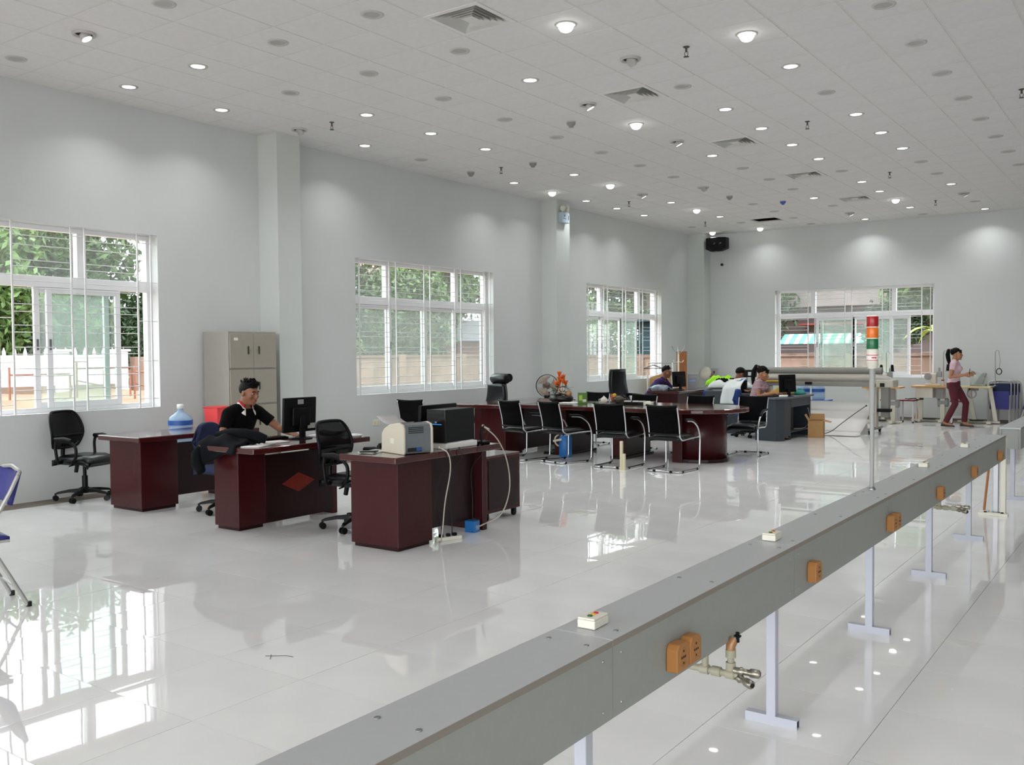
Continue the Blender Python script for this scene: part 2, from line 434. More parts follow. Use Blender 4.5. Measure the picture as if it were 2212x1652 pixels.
obj('distant_panel_field', rest, 'tile_white', ceil, kind='stuff')
hx, hy = cell(*HATCH); m = MB(); m.box(-.288, .288, -.288, .288, 0, .012)
obj('ceiling_tile', m, 'tile_white', ceil, loc=(hx, hy, CE + .13), rot=(R(-4), R(3), 0))

# ------------------------------------------------------------------ windows with sliding sashes and a steel grille
def window(n, P, W, sashes, label):
    # P(u, w, z): u along the wall, w outwards
    def bx(mb, u0, u1, w0, w1, z0, z1):
        a = P(u0, w0, z0); c = P(u1, w1, z1)
        mb.box(min(a[0], c[0]), max(a[0], c[0]), min(a[1], c[1]), max(a[1], c[1]), z0, z1)
    z0, z1 = ZS, ZH
    f = MB()
    for q in ((0, W, z0, z0 + .05), (0, W, z1 - .055, z1)): bx(f, q[0], q[1], .15, .24, q[2], q[3])
    for q in ((0, .055), (W - .055, W)): bx(f, q[0], q[1], .15, .24, z0 + .05, z1 - .055)
    bx(f, .055, W - .055, .15, .24, 2.31, 2.43)
    fr = obj('window_%d' % n, f, 'upvc', bevel=.004, kind='structure'); fr['label'] = label
    mu = (.82, W - .92)
    for a in mu:
        b = MB(); bx(b, a, a + .1, .152, .238, 2.43, z1 - .055); obj('mullion', b, 'upvc', fr)
    ed = [.055] + [q for a in mu for q in (a, a + .1)] + [W - .055]
    for k in range(3):
        b = MB(); bx(b, ed[2 * k] + .001, ed[2 * k + 1] - .001, .192, .197, 2.431, z1 - .056); obj('pane', b, 'glass_clear', fr)
    for u0, u1, tr in sashes:
        w0 = .156 + tr * .042; s = MB(); t = .062
        bx(s, u0, u0 + t, w0, w0 + .036, z0 + .052, 2.308); bx(s, u1 - t, u1, w0, w0 + .036, z0 + .052, 2.308)
        bx(s, u0 + t, u1 - t, w0, w0 + .036, z0 + .052, z0 + .052 + t); bx(s, u0 + t, u1 - t, w0, w0 + .036, 2.308 - t, 2.308)
        so = obj('sash', s, 'upvc', fr, bevel=.003)
        b = MB(); bx(b, u0 + t, u1 - t, w0 + .016, w0 + .02, z0 + .114, 2.246); obj('pane', b, 'glass_haze', so)
        b = MB(); bx(b, u0 + .02, u0 + .04, w0 - .014, w0, 1.62, 1.74); obj('latch', b, 'steel', so)
    # grille
    sc = W / 3.45; vb = [q * sc for q in (.106, .762, .919, 1.59, 1.74, 2.39, 2.55, 3.2, 3.375)]
    for u in vb:
        b = MB(); bx(b, u - .0085, u + .0085, .022, .039, z0, z1); obj('grille_bar', b, 'grille_paint', fr)
    wide = (.99, 1.09, 1.19, 1.34, 1.42, 1.575, 1.65, 1.81, 1.885, 2.03, 2.11, 2.28, 2.36, 2.51, 2.58, 2.74, 2.84)
    nar = (1.04, 1.49, 1.96, 2.42, 2.88)
    sp = [(0, vb[0], nar)] + [(vb[k], vb[k + 1], wide if k % 2 == 0 else nar) for k in range(8)] + [(vb[8], W, nar)]
    cache = {}
    for u0, u1, zz in sp:
        for z in zz:
            a = P(u0, .0305, z); c = P(u1, .0305, z)
            b = MB(); b.tube([a, c], .0047, 6); obj('grille_rod', b, 'grille_paint', fr)
    return fr
for n, (a, b_) in enumerate(WINS):
    P = lambda u, w, z, a=a: (XW - w, a + u, z)
    ss = [[(.07, .93, 1), (.16, 1.02, 0), (2.05, 2.93, 1), (2.17, 3.05, 0)], [(.06, .93, 1), (.88, 1.80, 0), (1.72, 2.60, 1), (2.50, 3.34, 0)],
          [(.06, .93, 1), (.86, 1.75, 0), (1.70, 2.52, 0), (1.74, 2.6, 1)]][n]
    window(n + 1, P, b_ - a, ss, ['white sliding window with steel grille beside the filing cabinet', 'white sliding window with steel grille behind the headrest chair',
                                  'white sliding window with steel grille behind the man in purple'][n])
window(4, lambda u, w, z: (-7.84 + u, YE + w, z), 3.55, [(.93, 1.82, 0), (1.02, 1.84, 1), (1.78, 2.66, 0), (2.14, 3.02, 1)], 'white sliding window with steel grille above the wide plotter')

# ------------------------------------------------------------------ outside
def sm(t): t = max(0, min(1, t)); return t * t * (3 - 2 * t)
def gz(x, y):
    d = max(XW - .3 - x, y - YE - .3, 0)
    if x < XW and y < 40: d *= 1 - sm((y - 13.5) / 3) * (1 - sm((y - 30) / 6))
    return -.38 + 1.1 * sm((d - 2) / 5) * (1 if x < -10 or y > 22 else 0) + (.06 * math.sin(x * 1.7 + y * .6) + .05 * math.sin(y * 2.1)) * sm((d - 2) / 4)
m = MB(); nx, ny = 60, 56; X0, X1, Y0, Y1 = -70, 40, -30, 80
m.add([(X0 + (X1 - X0) * i / nx, Y0 + (Y1 - Y0) * j / ny, gz(X0 + (X1 - X0) * i / nx, Y0 + (Y1 - Y0) * j / ny)) for i in range(nx + 1) for j in range(ny + 1)],
      [(i * (ny + 1) + j, (i + 1) * (ny + 1) + j, (i + 1) * (ny + 1) + j + 1, i * (ny + 1) + j + 1) for i in range(nx) for j in range(ny)], True)
struct('ground', m, 'dirt')
# white fence wall with spikes (seen in the first window)
fw = thing('fence_wall', 'white rendered fence wall topped with a row of spikes outside window', 'wall', (-22, 6, .5))
m = MB(); m.box(-.12, .12, -12, 7.75, .35, 1.02); obj('wall_panel', m, 'fence_white', fw)
m = MB(); m.box(-.16, .16, -12, 7.75, 1.02, 1.08); obj('coping', m, 'fence_white', fw)
m = MB(); m.box(-.14, .14, -12, 7.75, -.4, .35); obj('plinth', m, 'concrete_tan', fw)
m = MB()
for k in range(80): m.loft([[(-.02, y - .035, 1.08), (.02, y - .035, 1.08), (.02, y + .035, 1.08), (-.02, y + .035, 1.08)], [(-.02, y - .03, 1.16), (.02, y - .03, 1.16), (.02, y + .03, 1.16), (-.02, y + .03, 1.16)], [(-.004, y - .004, 1.26), (.004, y - .004, 1.26), (.004, y + .004, 1.26), (-.004, y + .004, 1.26)]], False) if (y := -11.9 + k * .245) else None
obj('spike_row', m, 'fence_white', fw, kind='stuff')
for y in (-8, -4.5, -1.0, 2.5, 6.05, 7.6):
    m = MB(); m.box(-.2, .2, y - .17, y + .17, -.4, 1.16); m.box(-.25, .25, y - .22, y + .22, 1.16, 1.22); obj('pillar', m, 'fence_white', fw, bevel=.015)
bw = thing('boundary_wall', 'weathered tan plaster boundary wall with posts outside the second window', 'wall', (-22, 22, .5))
m = MB(); m.box(-.1, .1, -7.9, 8, -1.6, .92); obj('wall_panel', m, 'plaster_old', bw)
m = MB(); m.box(-.16, .16, -7.9, 8, .92, 1.0); obj('coping', m, 'plaster_cap', bw)
for y in (-7.85, -5, -1.4, 2.2, 5.6):
    m = MB(); m.box(-.06, .18, y - .18, y + .18, -1.6, 1.02); obj('post', m, 'plaster_old', bw, bevel=.01)
bw = thing('boundary_wall', 'weathered tan plaster boundary wall outside the window above the plotter', 'wall', (-6, 30, .5))
m = MB(); m.box(-16, 20, -.1, .1, -1.6, .86); obj('wall_panel', m, 'plaster_old', bw)
m = MB(); m.box(-16, 20, -.18, .14, .86, .95); obj('coping', m, 'plaster_cap', bw)
for x in (-13, -9.6, -6, -2.2, 1.4, 5):
    m = MB(); m.box(x - .17, x + .17, -.2, .06, -1.6, .9); obj('post', m, 'plaster_old', bw, bevel=.01)
# rusty scaffold frames in the yard
def frame_(x, y, L, hgt, label, nrail, brace):
    t = thing('scaffold_frame', label, 'frame', (x, y, gz(x, y)), 0, None)
    for k in range(nrail):
        m = MB(); yy = L * k / (nrail - 1); m.cyl((0, yy, -.1), .022, hgt + (.18 if k == 0 else 0), 6); obj('upright', m, 'rust', t)
    m = MB(); m.tube([(0, 0, hgt - .06), (0, L, hgt - .06)], .018, 6); obj('rail', m, 'rust', t)
    if brace:
        m = MB(); m.tube([(0, .02, hgt - .3), (0, L * .8, .05)], .014, 6); obj('brace', m, 'rust', t)
frame_(-17.6, 10.0, 1.15, .55, 'rusty steel frame in the yard before the white fence', 3, True)
frame_(-17.6, 11.25, .9, .55, 'rusty steel frame beside the old brick pillar outside', 3, True)
frame_(-17.4, 8.6, 1.15, .55, 'rusty steel rail standing on bare earth outside window', 2, False)

# ---- trees
def crown_mesh(nleaf, rx, rz, seed, size):
    q = random.Random(seed); cl = []
    for k in range(16):
        a = q.uniform(0, 2 * PI); e = q.uniform(-.9, 1); rr = math.sqrt(1 - e * e * .8) * q.uniform(.45, .85)
        cl.append((math.cos(a) * rr * rx, math.sin(a) * rr * rx, e * rz * .75, q.uniform(.3, .5) * rx))
    V = []; F = []
    for k in range(nleaf):
        c = cl[k % 16]; d = Vector((q.gauss(0, 1), q.gauss(0, 1), q.gauss(0, .8))).normalized() * c[3] * (q.random() ** .4)
        p = Vector(c[:3]) + d
        n = Vector((q.gauss(0, 1), q.gauss(0, 1), q.gauss(.7, 1))).normalized(); t = n.orthogonal().normalized(); w = n.cross(t)
        an = q.uniform(0, PI); t, w = t * math.cos(an) + w * math.sin(an), w * math.cos(an) - t * math.sin(an)
        l = size * q.uniform(.7, 1.4); b = l * .5; o = len(V)
        V += [p - t * l, p + w * b * .8 - n * l * .1, p + t * l, p - w * b * .8 - n * l * .1]; F += [(o, o + 1, o + 2, o + 3)]
    me = bpy.data.meshes.new('crown'); me.from_pydata([tuple(v) for v in V], [], F); me.update(); return me
CR = [crown_mesh(5200, 2.2, 1.9, 1, .13), crown_mesh(5200, 2.1, 2.3, 2, .12), crown_mesh(4800, 2.4, 1.7, 3, .14)]
CRM = {}
def tree(x, y, h, s, kind, mt, label, zc=None):
    rnd = random.Random(int(x * 31 + y * 17))
    t = thing('tree', label, 'tree', (x, y, gz(x, y)), rnd.uniform(0, 6.28), 'trees outside the windows')
    key = (kind, mt)
    if key not in CRM:
        me = CR[kind].copy(); me.materials.append(M[mt]); CRM[key] = me
    c = link('crown', CRM[key], None, t, (0, 0, h)); c.scale = (s, s, s * rnd.uniform(.9, 1.15)); c['kind'] = 'stuff'
    m = MB(); m.tube([(0, 0, -.2), (.1, .05, h * .4), (-.05, .1, h * .8), (.05, 0, h * 1.15)], [.17, .13, .1, .04], 8)
    for k in range(4):
        a = k * 1.7; m.tube([(0, .05, h * .55 + k * .15), (math.cos(a) * .7 * s, math.sin(a) * .7 * s, h * .9 + k * .1), (math.cos(a) * 1.5 * s, math.sin(a) * 1.5 * s, h * 1.1 + k * .2)], [.07, .05, .02], 6)
    obj('trunk', m, 'bark', t)
TREES = [  # x, y, crown height, scale, crown, leaf colour, label
 (-25.5, 6.5, 2.7, .85, 0, 'leaf_b', 'yellow green tree beyond the white fence at the picture edge'),
 (-26.5, 9.3, 2.6, .95, 1, 'leaf_a', 'dark green tree behind the white fence spikes'),
 (-25.2, 11.7, 2.4, .85, 2, 'leaf_b', 'bright green tree behind the white fence, middle of first window'),
 (-27.5, 14.2, 2.9, .95, 0, 'leaf_c', 'greyish green tree behind the pillar of the white fence'),
 (-27.6, 14.8, 3.6, 1.1, 0, 'leaf_a', 'tall tree filling the far transom pane of the first window'),
 (-26.8, 12.6, 2.6, .9, 1, 'leaf_c', 'rounded dark tree behind the sash of the first window'),
 (-27.8, 11.4, 3.3, 1.05, 1, 'leaf_a', 'taller tree behind the bright green tree, first window'),
 (-27.0, 16.0, 3.0, .95, 2, 'leaf_b', 'light green tree at the far side of the first window'),
 (-25.0, 16.9, 2.3, .7, 1, 'leaf_c', 'dark tree where the white fence meets the old wall'),
 (-25.5, 21.5, 3.3, 1.05, 0, 'leaf_a', 'tree over the tan wall at the start of the second window'),
 (-26.5, 24.8, 3.0, 1.1, 1, 'leaf_c', 'dense dark tree over the tan wall, second window'),
 (-25.3, 27.6, 3.2, .95, 2, 'leaf_a', 'broad tree over the tan wall in the second window middle'),
 (-27.5, 33.0, 4.6, 1.2, 1, 'leaf_b', 'tall loose tree above the grey roofed house, second window end'),
 (-28.5, 31.5, 3.6, 1.15, 0, 'leaf_b', 'lighter tree behind the broad tree, second window'),
 (-24.6, 23.2, 1.9, .62, 0, 'leaf_b', 'low tree right behind the tan wall, second window start'),
 (-24.8, 26.3, 1.8, .6, 1, 'leaf_a', 'low dark tree right behind the tan wall, second window middle'),
 (-28.0, 27.0, 4.9, 1.2, 1, 'leaf_a', 'tall tree whose top fills the second window transom'),
 (-33.0, 38.0, 4.2, 1.4, 2, 'leaf_c', 'far tree past the grey roofed house'),
 (-30.0, 35.0, 3.2, 1.2, 1, 'leaf_c', 'shaded tree next to the grey roofed house'),
 (-18.3, 31.6, 1.5, .45, 1, 'leaf_c', 'low dark bush just over the wall, third window start'),
 (-17.0, 31.7, 1.6, .48, 2, 'leaf_c', 'low dark bush just over the wall, beside the teal shed'),
 (-19.0, 32.2, 2.7, .85, 0, 'leaf_b', 'light green tree at the first pane of the third window'),
 (-17.3, 33.8, 3.4, 1.0, 1, 'leaf_c', 'dark tree in the third window middle'),
 (-15.2, 35.4, 3.6, .95, 2, 'leaf_a', 'tree rising above the teal shed'),
 (-20.8, 36.6, 4.2, 1.2, 0, 'leaf_a', 'tall tree behind the light green tree, third window'),
 (-13.0, 33.0, 2.9, .85, 1, 'leaf_c', 'dark tree beside the grey house, plotter window'),
 (-13.4, 35.2, 4.2, .85, 2, 'leaf_a', 'tree overhanging the striped awning'),
 (-5.9, 33.2, 3.3, .95, 0, 'leaf_b', 'pale green tree at the far side of the plotter window'),
 (-4.6, 32.2, 2.0, .7, 1, 'leaf_a', 'low bush behind the banana plant'),
 (-7.4, 32.0, 1.7, .45, 2, 'leaf_c', 'small bush under the striped awning'),
]
for q in TREES: tree(*q)
# ---- far buildings
def house(name, label, cat, x, y, w, d, h, wallm, roofm, rz=0, wins=(), flat=False, rh=1.2):
    t = thing(name, label, cat, (x, y, .2), rz)
    m = MB(); m.box(-w / 2, w / 2, -d / 2, d / 2, -.3, h); obj('wall', m, wallm, t)
    m = MB()
    if flat: m.box(-w / 2 - .3, w / 2 + .3, -d / 2 - .5, d / 2 + .3, h, h + .28)
    else:
        a, b_ = w / 2 + .35, d / 2 + .4
        m.add([(-a, -b_, h), (a, -b_, h), (a, b_, h), (-a, b_, h), (-a, 0, h + rh), (a, 0, h + rh)], [(0, 1, 5, 4), (2, 3, 4, 5), (0, 4, 3), (1, 2, 5), (0, 3, 2, 1)])
    obj('roof', m, roofm, t)
    for wx, wz, ww, wh in wins:
        m = MB(); m.box(wx - ww / 2 - .06, wx + ww / 2 + .06, -d / 2 - .05, -d / 2 + .02, wz - .06, wz + wh + .06); f = obj('window_frame', m, 'house_white', t)
        m = MB(); m.box(wx - ww / 2, wx + ww / 2, -d / 2 - .07, -d / 2 - .055, wz, wz + wh); obj('pane', m, 'window_dark', f)
    return t
house('house', 'white house with dark windows beyond the old brick pillar', 'building', -36, 25.5, 6, 4, 3.1, 'house_white', 'roof_red', R(40), [(-1.6, .6, .9, 1), (.2, .6, .9, 1), (1.9, .6, .9, 1)], True)
house('house', 'pink upper storey with red roof above the trees, first window', 'building', -50, 26.0, 1.6, 2, 8.0, 'house_pink', 'roof_red', R(50))
house('house', 'low house with grey roof behind the tan wall, second window', 'building', -27.5, 35.4, 5, 5, 1.9, 'brick_red', 'roof_grey', R(42), rh=1.0)
house('house', 'tall house with red roof hidden among trees, second window', 'building', -40, 45, 6, 5, 8.2, 'house_pink', 'roof_red', R(42))
house('shed', 'dark teal sheet metal shed behind the third window', 'shed', -15.3, 31.9, 2.0, 1.6, 2.45, 'teal_sheet', 'teal_sheet', 0, flat=True)
t = house('house', 'grey concrete house with balcony behind the plotter window', 'building', -9.6, 38.5, 7.5, 4, 6.5, 'house_grey', 'house_grey', R(3), [(-1.5, 3.6, 1.2, 1.3), (1.6, 3.6, 1.2, 1.3)], True)
m = MB(); m.box(-3.2, 3.2, -3.2, -2, 3.0, 3.2); obj('balcony_slab', m, 'house_grey', t)
m = MB(); m.box(-3.2, 3.2, -3.2, -3.1, 3.2, 3.95); obj('balcony_wall', m, 'house_grey', t)
m = MB(); m.box(-2.2, 3.6, -3.3, -2, 2.3, 2.36); obj('canopy', m, 'roof_red', t)
t = thing('awning', 'green and white striped awning below the grey house', 'awning', (-9.5, 33.0, 1.7))
for k in range(22):
    m = MB(); x = -1.9 + k * .172; m.sheet(lambda u, v: (x + u * .17, -.6 * v, .42 - .3 * v - .05 * v * v), 2, 4, .015); obj('awning_strip', m, ('awning_green', 'awning_white')[k % 2], t)
for x in (-1.85, 1.85):
    m = MB(); m.cyl((x, -.85, -1.2), .03, 1.4, 8); obj('pole', m, 'steel', t)
t = thing('banana_plant', 'yellow green banana plant standing against the tan wall', 'plant', (-5.55, 28.9, gz(-5.55, 28.9)))
m = MB(); m.tube([(0, 0, -.1), (.03, 0, .6), (.1, 0, 1.3)], [.07, .06, .03], 8); obj('stem', m, 'bark', t)
for k in range(8):
    a = k * .8; ca, sa = math.cos(a), math.sin(a); L = .75 + .15 * (k % 3)
    m = MB(); m.sheet(lambda u, v: ((.08 + u * L) * ca - (v - .5) * .22 * math.sin(PI * min(1, u + .1)) * sa, (.08 + u * L) * sa + (v - .5) * .22 * math.sin(PI * min(1, u + .1)) * ca, 1.2 + .55 * u - .85 * u * u + k * .04), 6, 2, .006); obj('leaf', m, 'banana', t)

# ------------------------------------------------------------------ ceiling fixtures
def part_mesh(mb, m): me = mb.mesh('p'); me.materials.append(M[m]); return me
b = MB(); b.lathe([(.068, -.004), (.075, -.009), (.095, -.008), (.1, 0)], n=20, caps=False); RING = part_mesh(b, 'trim_ring')
b = MB(); b.lathe([(.069, -.004), (.069, -.002)], n=20); DISC = b
DISC_ON = part_mesh(b, 'lamp_on'); DISC_OFF = part_mesh(b, 'unlit')
b = MB(); b.lathe([(.068, -.003), (.066, -.03), (.05, -.055), (.025, -.068), (0, -.072)], n=18); BULB_ON = part_mesh(b, 'bulb_on')
b = MB(); b.lathe([(.075, -.002), (.085, -.022), (.1, -.02), (.102, 0)], n=20, caps=False); GRING = part_mesh(b, 'trim_ring')
b = MB(); b.lathe([(.078, -.003), (.078, -.001)], n=20); GCUP = part_mesh(b, 'void')
b = MB(); b.lathe([(.03, .03), (.048, .02), (.05, -.03), (.046, -.03)], n=16); GHEAD = part_mesh(b, 'trim_ring')
b = MB(); b.lathe([(.044, -.032), (.044, -.029)], n=16); GLENS_ON = part_mesh(b, 'lamp_on'); GLENS_OFF = part_mesh(b, 'unlit')
b = MB(); b.lathe([(.055, 0), (.055, -.02), (.045, -.035), (.03, -.045), (.03, -.06), (0, -.065)], n=18); DETG = part_mesh(b, 'detector_grey'); DETB = part_mesh(b, 'detector_blue')
b = MB(); b.lathe([(.06, 0), (.06, -.012)], n=18); DETP = part_mesh(b, 'trim_ring')
b = MB(); b.lathe([(.032, 0), (.03, -.006)], n=14); b.cyl((0, 0, -.05), .011, .048, 10); SPB = part_mesh(b, 'detector_dark')
b = MB(); b.tube([(-.014, 0, -.05), (-.018, 0, -.07), (-.008, 0, -.09)], .0035, 6); b.tube([(.014, 0, -.05), (.018, 0, -.07), (.008, 0, -.09)], .0035, 6); b.lathe([(.0, -.09), (.026, -.092), (.028, -.096), (0, -.096)], n=12); SPD = part_mesh(b, 'detector_dark')
ROWN = {-5: 'first', -3: 'second', -1: 'third', 1: 'fourth', 3: 'fifth', 5: 'sixth', 7: 'seventh', 9: 'eighth'}
ROWS = {  # along each row from the camera's end: n lit, b lit bulging, u unlit, g lit gimbal, d dark gimbal, s detector
 -5: {-3: 'u', -1: 'n', 1: 'n', 3: 'd', 5: 'n', 7: 'u', 9: 's', 11: 'n', 13: 'b', 15: 'n', 17: 'n', 19: 'n', 23: 'u', 25: 'b'},
 -3: {-3: 'g', -1: 'n', 1: 'u', 3: 'n', 5: 'n', 7: 'n', 9: 's', 11: 'n', 13: 'b', 15: 'g', 17: 'n', 19: 'b', 21: 'n', 23: 'u', 25: 'b'},
 -1: {-3: 'u', -1: 'u', 1: 'u', 3: 'u', 5: 'u', 7: 'u', 9: 'u', 11: 'u', 13: 'u', 15: 'd', 17: 's', 19: 'u', 21: 'u', 23: 'u', 25: 'u'},
 1: {-1: 'u', 1: 'u', 3: 'n', 5: 'g', 7: 'b', 9: 'g', 11: 'n', 13: 'u', 15: 'u', 17: 'u', 19: 'n', 21: 'u', 23: 'g', 25: 'n'},
 3: {1: 'b', 3: 'd', 5: 'u', 7: 'n', 9: 'n', 11: 'n', 13: 'n', 15: 'u', 17: 'n', 19: 'n', 21: 'b', 23: 'n', 25: 'u'},
 5: {1: 'u', 3: 'b', 5: 'n', 7: 'u', 9: 'n', 11: 'n', 13: 'n', 15: 'u', 17: 'u', 19: 'n', 21: 'g', 23: 'u', 25: 'n'},
 7: {3: 'u', 5: 'u', 7: 'u', 9: 'u', 11: 'u', 13: 'u', 15: 'u', 17: 'u'}}
KN = {'n': 'lit flush round downlight', 'b': 'lit bulging round downlight', 'u': 'unlit grey round downlight', 'g': 'lit tilted spotlight with dark gap', 'd': 'dark tilted spotlight', 's': 'grey domed smoke detector'}
GN = {'n': 'lit flush downlights', 'b': 'lit bulging downlights', 'u': 'unlit downlights', 'g': 'lit tilted spotlights', 'd': 'dark tilted spotlights', 's': 'smoke detectors'}
LDATA = {}
def lamp_light(kind, w, spread, par, loc, rot):
    if kind not in LDATA:
        l = bpy.data.lights.new(kind, 'AREA'); l.shape = 'DISK'; l.size = .13 if kind != 'spot_beam' else .08; l.energy = w; l.spread = R(spread); l.color = (.96, .98, 1.0); LDATA[kind] = l
    o = bpy.data.objects.new(kind, LDATA[kind]); COL.objects.link(o); o.parent = par; o.location = loc; o.rotation_euler = rot
def fixture(i, j, k, label, group):
    x, y = cell(i, j); nm = {'s': 'smoke_detector', 'g': 'spotlight', 'd': 'spotlight'}.get(k, 'downlight')
    t = thing(nm, label, 'detector' if k == 's' else 'ceiling light', (x, y, CE), 0, group)
    if k in 'nub':
        link('trim_ring', RING, None, t); link('diffuser', {'n': DISC_ON, 'u': DISC_OFF, 'b': BULB_ON}[k], None, t)
        if k == 'n': lamp_light('downlight_beam', LAMP_W, 122, t, (0, 0, -.012), (0, 0, 0))
        if k == 'b': lamp_light('bulb_beam', LAMP_W * .7, 130, t, (0, 0, -.08), (0, 0, 0))
    elif k in 'gd':
        link('trim_ring', GRING, None, t); link('recess', GCUP, None, t)
        h = link('lamp_head', GHEAD, None, t, (.02, 0, -.03), (0, R(-28), R(40)) if k == 'g' else (R(-50), R(40), R(0)))
        link('lens', GLENS_ON if k == 'g' else GLENS_OFF, None, h)
        if k == 'g': lamp_light('spot_beam', LAMP_W * .8, 90, h, (0, 0, -.036), (0, 0, 0))
    else: link('base_plate', DETP, None, t); link('dome', DETG, None, t, (0, 0, -.01))
    return t
for i, row in ROWS.items():
    js = sorted(row)
    for n, j in enumerate(js):
        k = row[j]
        fixture(i, j, k, '%s, %s along the %s ceiling row from window wall' % (KN[k], ORD[n + 1], ROWN[i]), GN[k])
for i in (9,):                                # lamps added out of view to brighten the camera's side of the floor
    for n, j in enumerate((-5, -1, 3, 7)):
        fixture(i, j, 'n', 'added out-of-view fill downlight, %s along the %s ceiling row from window wall' % (ORD[n + 1], {9: 'eighth', 11: 'ninth', 13: 'tenth'}[i]), GN['n'])
fixture(0, 6, 's', 'faint grey detector alone between two ceiling rows near the second vent', 'smoke detectors')
t = thing('smoke_detector', 'blue domed detector on the ceiling before the open ceiling panel', 'detector', (*cell(0, 19), CE))
link('base_plate', DETP, None, t); link('dome', DETB, None, t, (0, 0, -.01))
for n, (i, j) in enumerate([(-4, 3), (-4, 9), (-4, 16), (-4, 22)]):
    t = thing('sprinkler', 'steel sprinkler head, %s along the ceiling line above the window wall' % ORD[n + 1], 'sprinkler', (*cell(i, j), CE), 0, 'ceiling sprinklers'); link('stem', SPB, None, t); link('deflector', SPD, None, t)
for n, (i, j) in enumerate([(4, 3), (4, 9), (4, 16), (4, 22)]):
    t = thing('sprinkler', 'steel sprinkler head, %s along the ceiling line beyond the vents' % ORD[n + 1], 'sprinkler', (*cell(i, j), CE), 0, 'ceiling sprinklers'); link('stem', SPB, None, t); link('deflector', SPD, None, t)
t = thing('sprinkler', 'steel sprinkler head farthest out from the window wall', 'sprinkler', (*cell(8, 9), CE), 0, 'ceiling sprinklers'); link('stem', SPB, None, t); link('deflector', SPD, None, t)
# four-way air diffusers
VM = []
b = MB()
for q in ((-.295, .295, -.295, -.25), (-.295, .295, .25, .295), (-.295, -.25, -.25, .25), (.25, .295, -.25, .25)): b.box(*q, -.006, .012)
VF = part_mesh(b, 'tile_white')
LV = []
for k in range(5):
    a0 = .25 - k * .042; a1 = a0 - .022; z0, z1 = -.004, .034
    b = MB(); o = [(-a0, -a0, z0), (a0, -a0, z0), (a0, a0, z0), (-a0, a0, z0), (-a1, -a1, z1), (a1, -a1, z1), (a1, a1, z1), (-a1, a1, z1)]
    o2 = [(x * .985, y * .985, z + .006) for x, y, z in o]
    fs = [(i, (i + 1) % 4, 4 + (i + 1) % 4, 4 + i) for i in range(4)] + [(12 + i, 12 + (i + 1) % 4, 8 + (i + 1) % 4, 8 + i) for i in range(4)]
    fs += [(i, 8 + i, 8 + (i + 1) % 4, (i + 1) % 4) for i in range(4)]
    b.add(o + o2, fs); LV.append(part_mesh(b, 'louvre'))
b = MB(); b.box(-.06, .06, -.06, .06, .0, .004); VC = part_mesh(b, 'louvre')
b = MB(); b.box(-.29, .29, -.29, .29, .1, .11); VB = part_mesh(b, 'vent_shade')  # black sheet standing for the shade deep inside the vent
for n, (i, j) in enumerate(VENTS):
    t = thing('air_vent', 'square four-way ceiling air vent, %s counting away from the camera' % ORD[n + 1], 'vent', (*cell(i, j), CE), 0, 'ceiling air vents')
    link('frame', VF, None, t); link('shade_plate', VB, None, t); link('centre_plate', VC, None, t)
    for k in range(5): link('louvre', LV[k], None, t)

# ------------------------------------------------------------------ wall fittings
t = thing('emergency_light', 'pale blue twin-head emergency light high on the second column', 'light', (-9.6, 15.2, 4.02))
m = MB(); m.box(0, .1, -.12, .14, 0, .2); obj('case', m, 'box_blue', t, .012)
m = MB(); m.box(.101, .104, .09, .105, .06, .15); obj('indicator', m, 'dark_hole', t)
m = MB(); m.box(.1, .102, -.06, -.02, .11, .15); m.box(.1, .102, -.09, .02, .07, .085); obj('printed_mark', m, 'printer_grey', t)
for y in (-.05, .08):
    m = MB(); m.tube([(.05, y, .2), (.05, y, .24)], .012, 8); m.lathe([(.02, 0), (.05, .05), (.055, .075), (0, .08)], n=14, Mx=Matrix.Translation((.03, y, .28)) @ Euler((0, R(100), R(20 if y > 0 else -30))).to_matrix().to_4x4()); obj('lamp_head', m, 'ivory', t)
t = thing('loudspeaker', 'black wall loudspeaker in the upper corner beside the last column', 'speaker', (-9.17, 21.66, 4.02), R(0))
pl = [(-.26, .12), (-.26, -.1), (-.1, -.2), (.1, -.2), (.26, -.1), (.26, .12)]
m = MB(); m.prism(pl, .03, .3); obj('cabinet', m, 'black_plastic', t, .012)
m = MB(); m.loft([[(x * .98, y * .95 - .005, .03) for x, y in pl], [(x * .5, y * .5 - .05, -.03) for x, y in pl]], False); obj('curved_base', m, 'black_plastic', t)
m = MB(); m.add([(-.02, -.205, .135), (.14, -.182, .135), (.18, -.166, .165), (.02, -.204, .165), (-.02, -.2, .135), (.14, -.176, .135), (.18, -.16, .165), (.02, -.198, .165)], [(0, 1, 2, 3), (7, 6, 5, 4), (0, 4, 5, 1), (1, 5, 6, 2), (2, 6, 7, 3), (3, 7, 4, 0)]); obj('badge', m, 'steel', t)
m = MB(); m.ell((.02, -.12, -.02), .016, 8, 6); obj('tweeter_dot', m, 'ivory', t)
m = MB(); m.box(-.06, .06, .1, .34, .1, .2); obj('bracket', m, 'steel', t)
t = thing('wall_sensor', 'small black round sensor on the wall below the loudspeaker', 'sensor', (-9.17, 22, 3.69))
m = MB(); m.lathe([(.03, 0), (.03, .03)], n=12, Mx=Matrix.Rotation(R(90), 4, 'X')); obj('base', m, 'detector_grey', t)
m = MB(); m.ell((0, -.05, 0), .035, 12, 8); obj('dome', m, 'black_gloss', t)
m = MB(); m.tube([(0, -.005, .03), (.01, -.005, .15), (-.005, -.005, .26)], .005, 6); obj('cable', m, 'ivory', t)
t = thing('wall_socket', 'beige double wall socket low under the second window', 'socket', (XW, 10.4, .5))
m = MB(); m.box(0, .012, -.075, .075, -.045, .045); obj('plate', m, 'ivory', t, .004)
